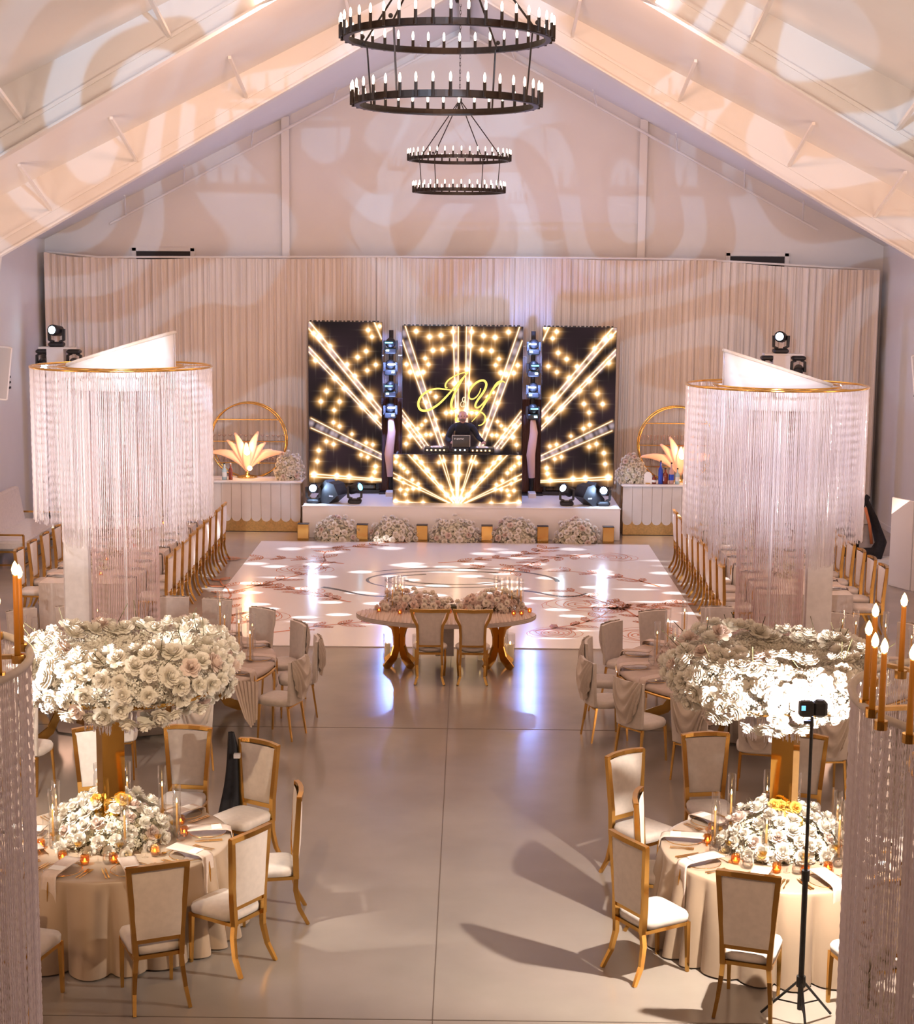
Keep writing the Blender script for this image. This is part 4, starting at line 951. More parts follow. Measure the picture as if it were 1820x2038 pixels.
mrc = [(1.61, 18.70, 'nearest the aisle with a deep swag'), (1.69, 19.75, 'behind the nearest aisle chair'), (2.07, 20.77, 'by the dance floor corner, back plain'), (2.70, 21.55, 'second from the dance floor corner'),
       (3.62, 21.85, 'far side behind the candles'), (5.28, 21.5, 'far side right of the silver panel'), (6.05, 20.85, 'far side, rightmost'), (2.0, 17.72, 'deep cowl swag, seat in full view'),
       (2.60, 17.05, 'near side partly hidden by the flower ring'), (3.30, 16.75, 'near side behind the gold pillar'), (4.02, 16.5, 'near side with a deep U-shaped swag')]
for lst, T, nm in ((mlc, ML, 'left'), (mrc, MR, 'right')):
    for x, y, d in lst:
        p, a = seat_from_back(x, y, *T, off=.25); SC.put(p, a, 'beige draped chair, big %s table, %s' % (nm, d), 'draped chairs at the big round tables')

# ================================================================== TABLES
def round_cloth(name, r, h, m, nf=22, amp=.05, seed=1):
    rr_ = random.Random(seed); ph = [rr_.random() * 6 for _ in range(4)]; b = MB(); n = 360
    prof = [(.001, 0), (.5, 0), (.97, 0), (.995, .004), (1.0, .015), (1.0, .05), (1, .15), (1, .35), (1, .60), (1, .8), (1, 1)]
    for k, (q, v) in enumerate(prof):
        for i in range(n):
            a = 2 * PI * i / n; f = (2 * abs(math.sin(nf * .5 * a + .9 * math.sin(3 * a + ph[0]) + .5 * math.sin(7 * a + ph[1]))) ** .55 - 1.2) * (.8 + .3 * math.sin(4 * a + ph[2]))
            g = max(0, v - .03) ** .7 * amp; rad = r * q + g * (f + .35) + .05 * v
            b.v.append((rad * math.cos(a), rad * math.sin(a), h - v * (h - .015)))
    b.f += [(k * n + i, k * n + (i + 1) % n, (k + 1) * n + (i + 1) % n, (k + 1) * n + i) for k in range(len(prof) - 1) for i in range(n)]
    return b
def pleat_top(r, h):
    b = MB(); n = 120
    for k, q in enumerate((.01, .3, .6, .85, .97, 1.0, 1.0, .985)):
        for i in range(n):
            a = 2 * PI * i / n; x, y = r * q * math.cos(a), r * q * math.sin(a)
            z = h + .016 * math.sin(y * 48 + 3 * math.sin(x * 2)) * (q < .98) - (0, 0, 0, 0, 0, .012, .05, .07)[k]; b.v.append((x, y, z))
    b.f += [(k * n + i, k * n + (i + 1) % n, (k + 1) * n + (i + 1) % n, (k + 1) * n + i) for k in range(7) for i in range(n)]
    return b
for T, nm in ((TL, 'left'), (TR, 'right')):
    t = thing('round_table', 'front round table on the %s, hidden under champagne satin' % nm, 'table', (T[0], T[1], 0), 0, 'front round tables')
    MB().cyl((0, 0, .70), (0, 0, .745), .93, n=48).build('tabletop', M['barfront'], t)
    MB().cyl((0, 0, 0), (0, 0, .70), .09, n=16).build('pedestal', M['steel'], t)
    o = round_cloth('c', .98, .757, M['satin'], 22, .095, 3 if nm == 'left' else 8).build('tablecloth', M['satin'], None, True, (T[0], T[1], 0))
    tag(o, 'champagne satin tablecloth falling to the floor on the front %s round table' % nm, 'tablecloth', 'satin tablecloths')
for T, nm in ((ML, 'left'), (MR, 'right')):
    t = thing('banquet_table', 'big round table topped with pleated fabric, %s of the aisle' % nm, 'table', (T[0], T[1], 0), 0, 'big round tables')
    pleat_top(1.83, .755).build('pleated_top', M['pleat'], t, True)
    MB().lathe([(1.80, .66), (1.845, .665), (1.845, .685), (1.80, .69)], (0, 0, 0), 96).build('gold_edge', M['gold'], t, True)
    MB().lathe([(1.0, .02), (1.0, .66), (1.8, .66)], (0, 0, 0), 8).build('mirrored_base', M['mirror'], t)
    for k in range(5):
        a = 2 * PI * (k + .25) / 5
        MB().strip([((1.05 + d) * math.cos(a), (1.05 + d) * math.sin(a), z) for d, z in ((.45, .64), (.12, .50), (.06, .3), (.18, .12), (.42, .015))], .12, .02, upv=(-math.sin(a), math.cos(a), 0)).build('leg', M['gold'], t)
b = MB()
b.grid(lambda u, v: (-2.42 + .30 * (u - .5) * (1 - .55 * v) + .08 * v + .012 * math.sin(u * 40), 18.28 - .13 * math.sin(v * 1.4) - .02 * math.sin(u * 40 + 1), .775 - .42 * v - .10 * v * (1 - abs(2 * u - 1))), 36, 10)
tag(b.build('fabric_swag', M['pleat'], None, True), 'pleated fabric swag spilling off the near edge of the big left table', 'swag')
# long tables
def long_table(xc, y0, y1, lab):
    t = thing('long_table', lab, 'table', (xc, (y0 + y1) / 2, 0), 0, 'long tables beside the dance floor'); L_ = y1 - y0
    MB().box((0, 0, .72), (1.3, L_ - .05, .04)).build('tabletop', M['barfront'], t)
    for sx in (-1, 1):
        for sy in (-1, 1): MB().beam((sx * .5, sy * (L_ / 2 - .3), .7), (sx * .5, sy * (L_ / 2 - .3), 0), .06, .06).build('leg', M['gold'], t)
    b = MB(); n = int(L_ / .05)
    b.box((0, 0, .75), (1.40, L_, .012))
    for sx in (-1, 1): b.grid(lambda u, v: (sx * (.70 + .012 * v * math.sin(u * n * .9) + .01 * v), (u - .5) * L_, .755 - v * .72), n, 3)
    for sy in (-1, 1): b.grid(lambda u, v: ((u - .5) * 1.4, sy * (L_ / 2 + .015 * v * math.sin(u * 34) + .01 * v), .755 - v * .72), 40, 3)
    tag(b.build('tablecloth', M['sand'], None, False, (xc, (y0 + y1) / 2, 0)), 'sand-coloured cloth covering the ' + lab.replace('narrow ', ''), 'tablecloth', 'cloths on the long tables')
long_table(-5.72, 24.2, 31.0, 'narrow long table between the left chair rows')
long_table(5.30, 23.9, 30.6, 'narrow long table between the right chair rows')
# sweetheart table
t = thing('sweetheart_table', 'half-moon table with pleated top and curved gold legs before the dance floor', 'table', (-.13, 22.3, 0))
n = 40; out = [(1.27 * math.cos(PI + PI * i / n), .78 * math.sin(PI + PI * i / n)) for i in range(n + 1)] + [(1.22, .10), (.8, .40), (0, .50), (-.8, .40), (-1.22, .10)]
k = len(out); pts = [(x, y, .76) for x, y in out] + [(x, y, .70) for x, y in out]
b = MB(); b.add(pts, [tuple(range(k)), tuple(range(2 * k - 1, k - 1, -1))] + [(i, k + i, k + (i + 1) % k, (i + 1) % k) for i in range(k)])
b.build('tabletop', M['pleat'], t)
b = MB()
for i in range(44):
    x = -1.2 + 2.4 * i / 43; y0 = -.78 * math.sqrt(max(0, 1 - (x / 1.27) ** 2)) + .01; y1 = .10 + .38 * (1 - (x / 1.25) ** 2); b.tube([(x, y0, .757), (x + .02 * math.sin(i), (y0 + y1) / 2, .760), (x, y1, .757)], .011 + .004 * (i % 3), 5)
b.build('fabric_pleats', M['pleat'], t, True)
b = MB().lathe([(1.272 + .004 * (k % 2), .700 + .06 * k / 5) for k in range(6)], (0, 0, 0), 90, PI, 2 * PI, .617)
b.build('edge_fringe', M['sand'], t)
for x in (-.66, .74):
    for k in range(4):
        a = PI / 4 + PI / 2 * k; c, s_ = math.cos(a), math.sin(a)
        MB().strip([(x + c * d, s_ * d - .08, z) for d, z in ((.24, .70), (.10, .60), (.045, .45), (.045, .30), (.11, .14), (.27, .012))], .13, .02, upv=(-s_, c, 0)).build('leg', M['gold'], t)
MB().box((-.02, .22, .40), (.26, .10, .62)).build('white_post', M['silver'], t)
def sweet_chair():
    t = thing('sweetheart_chair', 'x', 'chair')
    for sx in (-1, 1):
        MB().strip([(sx * .16, -.22, .42), (sx * .17, -.22, .25), (sx * .165, -.27, .10), (sx * .20, -.34, 0)], .032, .034, upv=(0, 1, 0)).build('leg', M['gold'], t)
        MB().strip([(sx * .20, .18, .42), (sx * .205, .19, .2), (sx * .19, .20, 0)], .03, .03, upv=(0, 1, 0)).build('leg', M['gold'], t)
    b = MB()
    for sx in (-1, 1): b.strip([(sx * .165, -.22, .40), (sx * .165, -.23, .66), (sx * .172, -.235, .80), (sx * .225, -.24, .90), (sx * .255, -.245, 1.02)], .036, .04, upv=(0, 1, 0))
    b.strip([(-.272, -.245, 1.01), (0, -.262, 1.005), (.272, -.245, 1.01)], .042, .045); b.strip([(-.165, -.22, .52), (.165, -.22, .52)], .04, .035)
    b.build('back_frame', M['gold'], t)
    b = MB(); w = lambda v: .145 + (.055 * max(0, (v - .68) / .32) if v > .68 else 0) + .02 * v
    for sg in (-1, 1): b.grid(lambda u, v: ((u - .5) * 2 * w(v), -.23 + sg * (.01 + .018 * (1 - abs(2 * u - 1) ** 4)), .535 + v * .455), 8, 12)
    b.build('backrest', M['velvet'], t, True)
    MB().lathe([(.001, .425), (.20, .425), (.235, .45), (.235, .48), (.20, .505), (.001, .512)], (0, 0, 0), 28).build('seat', M['velvet'], t, True)
    MB().beam((-.17, -.21, .41), (.17, -.21, .41), .03, .03).beam((-.19, .17, .41), (.19, .17, .41), .03, .03).build('seat_frame', M['gold'], t)
    return t
SW = Proto(sweet_chair)
SW.put((-.335, 21.50, 0), 0, 'left of two gold chairs with waisted backs at the half-moon table', 'sweetheart chairs')
SW.put((.245, 21.50, 0), 0, 'right of two gold chairs with waisted backs at the half-moon table', 'sweetheart chairs')
pts = []
for (x, y, rx, ry, h, n_) in ((-.62, 22.50, .50, .24, .30, 48), (.52, 22.50, .48, .24, .30, 48), (-.05, 22.52, .30, .16, .14, 14)):
    for p, d, s_ in mound(rx, ry, h, n_, .045, .062): pts.append((p + Vector((x + .05, y - 22.5, 0)), d, s_))
t = arrangement('rose_garland', 'white and blush rose garland along the half-moon table', (-.05, 22.5, .765), pts, blush=.4, cat='flower arrangement')
f1 = mound_fill(.56, .24, .28); f2 = mound_fill(.52, .24, .28)
filler(t, lambda: (lambda pd: ((pd[0][0] + (-.57 if random.random() < .5 else .55), pd[0][1], pd[0][2]), pd[1]))(f1()), 1500, .02, 'blush')
MB().box((0, 0, .03), (1.6, .14, .06)).build('foam_base', M['stem'], t)

# ================================================================== CANDLES
def taper_in_glass(h=.40, ch=.26, r=.036):
    def f():
        t = thing('taper_candle', 'x', 'candle')
        MB().lathe([(.001, .004), (r, .004), (r, h), (r - .003, h), (r - .003, .008), (.001, .008)], (0, 0, 0), 16).build('glass_tube', M['glass'], t, True)
        MB().cyl((0, 0, .008), (0, 0, .03), .016, .010, 10).build('holder', M['gold'], t)
        MB().cyl((0, 0, .03), (0, 0, ch), .011, .008, 10).build('wax', M['wax'], t, True)
        MB().lathe([(.001, 0), (.006, .008), (.007, .016), (.003, .030), (.001, .038)], (0, 0, ch), 8).build('flame', M['flame'], t, True)
        return t
    return Proto(f)
TG = taper_in_glass(); TG2 = taper_in_glass(.46, .30, .04)
def tealight():
    t = thing('tealight_glass', 'x', 'candle')
    MB().lathe([(.001, .002), (.026, .002), (.034, .03), (.030, .065), (.028, .065), (.031, .03), (.024, .006)], (0, 0, 0), 14).build('glass_cup', M['amberglass'], t, True)
    MB().cyl((0, 0, .006), (0, 0, .02), .02, n=12).build('wax', M['ivory'], t); MB().ball((0, 0, .032), .007, 8, (1, 1, 1.6)).build('flame', M['flame'], t, True)
    return t
TE = Proto(tealight)
def pillar():
    t = thing('pillar_candle', 'x', 'candle')
    MB().lathe([(.001, .004), (.062, .004), (.062, .36), (.059, .36), (.059, .008)], (0, 0, 0), 20).build('glass_cylinder', M['glass'], t, True)
    MB().cyl((0, 0, .008), (0, 0, .22), .045, n=18).build('wax', M['ivory'], t, True); MB().ball((0, 0, .24), .010, 8, (1, 1, 2)).build('flame', M['flame'], t, True)
    return t
PI_ = Proto(pillar)
for k, (x, y, s_) in enumerate(((-.98, 22.68, 1.0), (-.84, 22.72, 1.15), (-.56, 22.66, 1.0), (.66, 22.51, 1.05), (.79, 22.55, 1.15), (.69, 22.80, 1.25), (.36, 22.62, .8), (.10, 22.75, .8))):
    d = ['outermost on the left', 'second from the left', 'inside the left legs', 'front of the right cluster', 'outermost on the right', 'rear of the right cluster', 'low one right of the post', 'low one near the middle'][k]
    PI_.put((x, y, 0), 0, 'pillar candle in glass on floor by half-moon table, ' + d, 'floor candles by the half-moon table', (s_, s_, s_))
for k, (x, y) in enumerate(((-.98, 22.55), (-.90, 22.45), (-.86, 22.62), (-.76, 22.50), (-.80, 22.68), (.66, 22.5), (.74, 22.62), (.80, 22.46), (.88, 22.58), (.93, 22.46), (.58, 22.66))):
    TG2.put((x, y, .762), 0, 'tall taper in glass, %s end of half-moon table, %s' % ('left' if x < 0 else 'right', ['outermost', 'front inner', 'rear', 'innermost', 'back corner', 'front left of its cluster', 'rear middle', 'front middle', 'rear right', 'outermost', 'innermost rear'][k]), 'taper candles on the half-moon table')
for k, (x, y) in enumerate(((-1.08, 22.25), (-.78, 22.12), (-.58, 22.12), (.03, 22.18), (.14, 22.18), (-.08, 22.20), (.82, 22.12), (.93, 22.14), (1.05, 22.30))):
    TE.put((x, y, .774), 0, 'small amber tealight on the half-moon table, %s' % ['far left', 'left group', 'left group inner', 'middle', 'middle right', 'middle left', 'right group', 'right group outer', 'far right'][k], 'tealights on the half-moon table')

# ================================================================== CRYSTAL TREES
def strands(b, pts, seg=.05, r=.0055, rmin=.45):
    """pts: (x, y, ztop, zbottom); beaded four-sided threads"""
    V, F = [], []; base = len(b.v)
    for (x, y, zt, zb) in pts:
        n = max(2, int((zt - zb) / seg)) + 1; zs = np.linspace(zt, zb, n); rr_ = np.where(np.arange(n) % 2 == 0, r, r * rmin); a = random.random() * 1.5
        o = base + len(V)
        for i in range(n):
            for k in range(3): V.append((x + rr_[i] * math.cos(a + k * 2.0944), y + rr_[i] * math.sin(a + k * 2.0944), zs[i]))
        for i in range(n - 1):
            for k in range(3):
                m_ = (k + 1) % 3; F.append((o + i * 3 + k, o + i * 3 + m_, o + i * 3 + 3 + m_, o + i * 3 + 3 + k))
    b.v.extend(V); b.f.extend(F)
def crystal_tree(nm, x, y, ztop, sx, label):
    t = thing('crystal_chandelier_stand', label, 'chandelier', (x, y, .775), 0, 'crystal bead towers'); z0 = ztop - .775
    MB().lathe([(.001, 0), (.46, 0), (.46, .02), (.001, .03)], (0, 0, 0), 40).build('base_plate', M['gold'], t, True)
    MB().cyl((0, 0, .02), (0, 0, z0), .02, n=14).build('mast', M['gloss'], t)
    for R0, zb, sp, nmr in ((1.075, ztop - 1.80 - .775, .021, 'outer_bead_curtain'), (.75, ztop - 2.10 - .775, .024, 'middle_bead_curtain')):
        n = int(2 * PI * R0 / sp); b = MB()
        strands(b, [(R0 * math.cos(2 * PI * k / n), R0 * math.sin(2 * PI * k / n), z0, zb + random.uniform(-.03, .03)) for k in range(n) if random.random() < .93], .045, .0062)
        tag(b.build(nmr, M['bead'], t), kind='stuff')
    b = MB(); n = 110
    strands(b, [(.40 * math.cos(2 * PI * k / n), .40 * math.sin(2 * PI * k / n), z0 - .9, .04) for k in range(n) if random.random() < .95], .045, .0065)
    tag(b.build('core_bead_column', M['pinkbead'], t), kind='stuff')
    b = MB(); strands(b, [(r_ * math.cos(a), r_ * math.sin(a), z0, z0 - random.uniform(1.0, 1.7)) for r_, a in [(random.uniform(.45, 1.0), random.random() * 6.28) for _ in range(150)]], .05, .006)
    tag(b.build('inner_bead_strands', M['bead'], t), kind='stuff')
    for R0 in (1.075, .75):
        MB().tube([(R0 * math.cos(a), R0 * math.sin(a), z0 + .01) for a in [2 * PI * k / 64 for k in range(64)]], .014, 6, closed=True).build('ring_frame', M['gold'], t, True)
    for k in range(6): MB().beam((0, 0, z0), (1.07 * math.cos(k * PI / 3 + .3), 1.07 * math.sin(k * PI / 3 + .3), z0 + .01), .05, .008).build('spoke', M['gold'], t)
    # helical white ribbon rising above the rings
    def rib(u, v):
        a = 2 * PI * u; top = .40 * ((1 + math.cos(a)) / 2) ** 1.0 + .02; aa = a + (0 if sx < 0 else PI); R0 = .64
        return (R0 * math.cos(aa), R0 * math.sin(aa), z0 - .25 + v * (.25 + top))
    MB().grid(rib, 64, 4).build('white_ribbon', M['gloss'], t, True, solid=.012)
    MB().tube([rib(k / 64, 1) for k in range(65)], .022, 6).build('ribbon_edge', M['velvet'], t, True)
    MB().box((sx * .60, .0, (z0 - .2) / 2 + .0), (.33, .09, z0 - .24), bev=.02).build('silver_panel', M['silver'], t)
    return t
crystal_tree('l', ML[0], ML[1], 4.36, -1, 'tall crystal bead tower with a white ribbon on the big left table')
crystal_tree('r', MR[0], MR[1], 4.21, 1, 'tall crystal bead tower with a white ribbon on the big right table')
for T, nm in ((ML, 'left'), (MR, 'right')):
    pts = []
    for k in range(7):
        a = 2 * PI * k / 7 + .3; c = Vector((math.cos(a) * .98, math.sin(a) * .98, 0))
        for p, d, s_ in mound(.46, .42, .34, 17, .05, .068): pts.append((p + c, (d + c * .2).normalized(), s_))
    t = arrangement('rose_wreath', 'ring of blush roses on the big %s table round the bead tower' % nm, (T[0], T[1], .77), pts, 'rose wreaths on the big round tables', blush=.75)
    def ff():
        a = random.random() * 2 * PI; d = rnd_dir(0); return (math.cos(a) * .98 + d.x * .36, math.sin(a) * .98 + d.y * .36, d.z * .27), d
    filler(t, ff, 3200, .024, 'blush'); MB().lathe([(.8, 0), (.8, .07), (1.15, .07), (1.15, 0)], (0, 0, 0), 32).build('foam_base', M['stem'], t)
cn = 0
for T, nm, cs in ((ML, 'left', [(-5.0, 18.9), (-5.15, 19.3), (-4.85, 20.2), (-5.4, 19.7), (-2.95, 20.2), (-2.70, 19.75), (-2.55, 19.9), (-2.5, 19.3), (-3.1, 20.8), (-4.7, 20.7)]),
                  (MR, 'right', [(2.55, 19.7), (2.75, 20.25), (3.05, 19.3), (3.30, 20.55), (3.05, 20.9), (2.68, 19.0), (5.05, 20.5), (5.15, 20.2), (5.45, 19.9), (5.7, 19.6)])):
    for k, (x, y) in enumerate(cs):
        hh = .16 if (x, y) in ((3.30, 20.55), (3.05, 20.9)) else .0
        sd = 'aisle' if (x > T[0]) == (T[0] < 0) else 'wall'
        TG2.put((x, y, .77), 0, 'amber taper in glass, big %s table wreath, %s side, %s' % (nm, sd, ['first', 'second', 'third', 'fourth', 'fifth', 'sixth', 'seventh', 'eighth', 'ninth', 'tenth'][k] + ' one clockwise'), 'tapers on the big round tables', (1, 1, 1.0 + .12 * (k % 3)))

# ================================================================== FRONT TABLE CENTREPIECES
for T, sx, nm in ((TL, -1, 'left'), (TR, 1, 'right')):
    cx_ = -2.79 if sx < 0 else 2.82
    t = thing('mirrored_pedestal', 'tall gold mirrored pillar rising from the front %s table to the flower ring' % nm, 'pedestal', (cx_, 12.92, .76), (.55 if sx < 0 else -.55), 'gold mirrored pillars')
    MB().box((0, 0, .75), (.19, .15, 1.46)).build('column', M['goldmir'], t); MB().box((0, 0, .01), (.30, .26, .02)).build('foot', M['gold'], t); MB().cyl((0, 0, 1.48), (0, 0, 1.50), .32, n=32).build('top_disc', M['gold'], t)
    RC = (-2.62 if sx < 0 else 2.70, 12.9, 2.27); R0 = .625
    pts = []; tries = 0
    while len(pts) < 185 and tries < 9000:
        tries += 1; a = random.random() * 2 * PI; b_ = random.uniform(-PI * .52, PI * .66); k = random.uniform(.88, 1.12)
        lim = .26 * (1 + .12 * math.sin(3 * a + sx)); rd = R0 + math.cos(b_) * lim * k; z = math.sin(b_) * lim * .92 * k
        p = Vector((rd * math.cos(a), rd * math.sin(a), z)); s_ = random.uniform(.070, .094)
        if any((p - q[0]).length < (s_ + q[2]) * .58 for q in pts): continue
        d = Vector((math.cos(b_) * math.cos(a), math.cos(b_) * math.sin(a), math.sin(b_) * .9)) + rnd_dir() * .35; pts.append((p, d.normalized(), s_))
    t = arrangement('rose_ring', 'huge ring of white roses held up above the front %s table' % nm, RC, pts, 'white rose rings', blush=.06)
    def ff():
        a = random.random() * 2 * PI; b_ = random.random() * 2 * PI; k = random.uniform(.5, .88); return ((R0 + math.cos(b_) * .24 * k) * math.cos(a), (R0 + math.cos(b_) * .24 * k) * math.sin(a), math.sin(b_) * .22 * k), (math.cos(b_) * math.cos(a), math.cos(b_) * math.sin(a), math.sin(b_))
    filler(t, ff, 6500, .024, 'rose', 'hydrangea_florets')
    def fg():
        a = random.random() * 2 * PI; r_ = R0 * math.sqrt(random.random()); return (r_ * math.cos(a), r_ * math.sin(a), -.06 + .06 * random.random() - .05 * (1 - r_ / R0)), (random.gauss(0, .4), random.gauss(0, .4), 1)
    filler(t, fg, 3800, .020, 'filler', 'baby_breath')
    sg = []
    for _ in range(26):
        a = random.random() * 2 * PI; d = rnd_dir(-.2); p = Vector((R0 * math.cos(a), R0 * math.sin(a), .05)); q = p + Vector((math.cos(a) * .2 * random.uniform(-1, 1.3), math.sin(a) * .2 * random.uniform(-1, 1.3), .18)) * 1.1; q += d * .16; sg.append((p + (q - p) * .6, q + (q - p) * .05))
    stems(t, sg, .0035)
    MB().lathe([(.40, -.14), (.40, -.17), (.72, -.17), (.72, -.14)], (0, 0, 0), 40).build('tray', M['gold'], t)
    b = MB(); strands(b, [(r_ * math.cos(a), r_ * math.sin(a), -.18, -.18 - random.uniform(.20, .30)) for a0 in (-1.9, -1.35, -2.3) for r_, a in [(random.uniform(.30, .42), a0 + random.uniform(-.16, .16)) for _ in range(26)]], .025, .006)
    tag(b.build('bead_fringe', M['bead'], t), kind='stuff')
    # table mound
    pts = mound(.50, .42, .38, 80, .055, .078, .01, hole=.12)
    for k in range(7): pts.append((Vector((random.uniform(-.10, .16), -.02 - random.uniform(.08, .20), random.uniform(.26, .42))), Vector((random.gauss(0, .4), -1, .8)).normalized(), .056, GOLDLIT))  # roses coloured as if catching the gold pillar's reflection
    t = arrangement('rose_centrepiece', 'low mound of white roses around the gold pillar on the front %s table' % nm, (T[0] + (-.02 if sx < 0 else .02), T[1], .765), pts, 'rose centrepieces on the front tables', blush=.15, parts=100)
    filler(t, mound_fill(.5, .42, .36, 0), 4200, .017); MB().lathe([(.14, 0), (.14, .08), (.36, .08), (.36, 0)], (0, 0, 0), 24).build('foam_base', M['stem'], t)
    sg = [(Vector((d.x * .44, d.y * .38, d.z * .34)), Vector((d.x * .56, d.y * .48, d.z * .46))) for d in [rnd_dir(.1) for _ in range(30)]]; stems(t, sg, .002)
    for k, (dx, dy, d) in enumerate(((-.50, .12, 'outer left'), (-.22, .42, 'rear left'), (.02, .47, 'rear centre'), (.34, .36, 'rear right'), (.17, -.34, 'front'), (.52, .05, 'outer right'), (-.44, -.22, 'front left'))):
        if sx > 0: dx = -dx
        z = .765 if math.hypot(dx, dy) > .45 else .765
        hgt = 1.25 if k in (4, 6) else 1.15
        TG.put((T[0] + dx * 1.02, T[1] + dy * 1.02, z), 0, 'amber taper in glass, %s of the centrepiece, front %s table' % (d if sx < 0 else d.replace('left', 'LL').replace('right', 'left').replace('LL', 'right'), nm), 'tapers on the front tables', (1, 1, hgt + .15 * (k in (1, 2, 3))))

# ================================================================== PLACE SETTINGS
def lathe_obj(name, prof, m, n=24): return MB().lathe(prof, (0, 0, 0), n).mesh(name, m, True)
def charger():
    t = thing('charger_plate', 'x', 'plate')
    MB().lathe([(.001, .004), (.11, .004), (.155, .012)], (0, 0, 0), 40).build('clear_dish', M['glass'], t, True)
    MB().tube([(.157 * math.cos(a), .157 * math.sin(a), .013) for a in [2 * PI * k / 40 for k in range(40)]], .0025, 6, closed=True).build('gold_rim', M['gold'], t, True); return t
def plate():
    t = thing('dinner_plate', 'x', 'plate')
    MB().lathe([(.001, 0), (.08, 0), (.125, .014), (.125, .017), (.08, .004), (.001, .004)], (0, 0, 0), 36).build('plate_body', M['card'], t, True); return t
def napkin():
    t = thing('hanging_napkin', 'x', 'napkin')
    P = [(0, .12, .030), (0, -.04, .030), (0, -.215, .020), (0, -.245, .005), (0, -.256, -.06), (0, -.258, -.20), (0, -.262, -.36)]
    MB().strip(P, [.15, .15, .13, .125, .125, .13, .14], .010, upv=(1, 0, 0)).build('x', M['napkin'], t)
    t.children[-1].name = 'linen'; o = t.children[-1]; me = o.data
    b = MB(); b.grid(lambda u, v: ((u - .5) * (.15 - .02 * math.sin(v * PI)), *(lambda q: (P[int(q)][1] + (P[min(6, int(q) + 1)][1] - P[int(q)][1]) * (q - int(q)), P[int(q)][2] + (P[min(6, int(q) + 1)][2] - P[int(q)][2]) * (q - int(q)) + .002))(v * 5.999)), 6, 18)
    old = o.data; o.data = b.mesh('linen', M['napkin']); o.data.shade_smooth(); bpy.data.meshes.remove(old); md = o.modifiers.new('solid', 'SOLIDIFY'); md.thickness = .008
    MB().strip([(0, -.268, -.03), (0, -.272, -.10), (0, -.276, -.20)], [.004, .02, .012], .004, upv=(1, 0, 0)).build('gold_tassel', M['gold'], t)
    return t
def cutlery(kind):
    def f():
        t = thing(kind, 'x', kind)
        if kind == 'fork':
            MB().strip([(0, -.10, .006), (0, -.04, .004), (0, .03, .004)], [.012, .006, .005], .003).build('handle', M['gold'], t)
            b = MB().strip([(0, .03, .004), (0, .055, .004)], [.008, .022], .003)
            for x in (-.009, -.003, .003, .009): b.beam((x, .055, .004), (x, .10, .006), .003, .002)
            b.build('tines', M['gold'], t)
        elif kind == 'knife':
            MB().strip([(0, -.11, .006), (0, -.05, .005), (0, 0, .005)], [.014, .009, .008], .005).build('handle', M['gold'], t)
            MB().strip([(0, 0, .005), (.002, .06, .005), (.004, .12, .005)], [.012, .018, .004], .002).build('blade', M['gold'], t)
        else:
            MB().strip([(0, -.10, .006), (0, -.04, .004), (0, .04, .004)], [.012, .006, .005], .003).build('handle', M['gold'], t)
            MB().ball((0, .065, .006), .02, 10, (1, 1, .25)).build('bowl', M['gold'], t, True)
        return t
    return Proto(f)
def wine():
    t = thing('wine_glass', 'x', 'glass')
    MB().lathe([(.034, 0), (.004, .006), (.0035, .085), (.02, .10), (.038, .135), (.036, .175), (.028, .215)], (0, 0, 0), 18).build('glass_bowl', M['glass'], t, True)
    MB().lathe([(.001, .101), (.018, .102), (.034, .13), (.001, .131)], (0, 0, 0), 16).build('wine', M['wine'], t, True); return t
def tumbler():
    t = thing('water_glass', 'x', 'glass')
    MB().lathe([(.001, .002), (.032, .002), (.044, .03), (.042, .06), (.033, .10), (.0315, .10), (.040, .06), (.042, .032), (.03, .008), (.001, .008)], (0, 0, 0), 20).build('glass_body', M['glass'], t, True)
    MB().lathe([(.001, .01), (.03, .01), (.040, .035), (.039, .052), (.001, .053)], (0, 0, 0), 16).build('water', M['glass'], t, True); return t
def flute():
    t = thing('champagne_flute', 'x', 'glass')
    MB().lathe([(.030, 0), (.004, .006), (.0035, .07), (.016, .09), (.026, .13), (.022, .235)], (0, 0, 0), 16).build('glass_bowl', M['glass'], t, True); return t
def menu_card():
    t = thing('menu_card', 'x', 'card'); MB().box((0, 0, 0), (.12, .17, .003)).build('card_sheet', M['card'], t); return t
CH, PL, NA, FO, KN, SP, WI, TU, FL, CA = Proto(charger), Proto(plate), Proto(napkin), cutlery('fork'), cutlery('knife'), cutlery('spoon'), Proto(wine), Proto(tumbler), Proto(flute), Proto(menu_card)
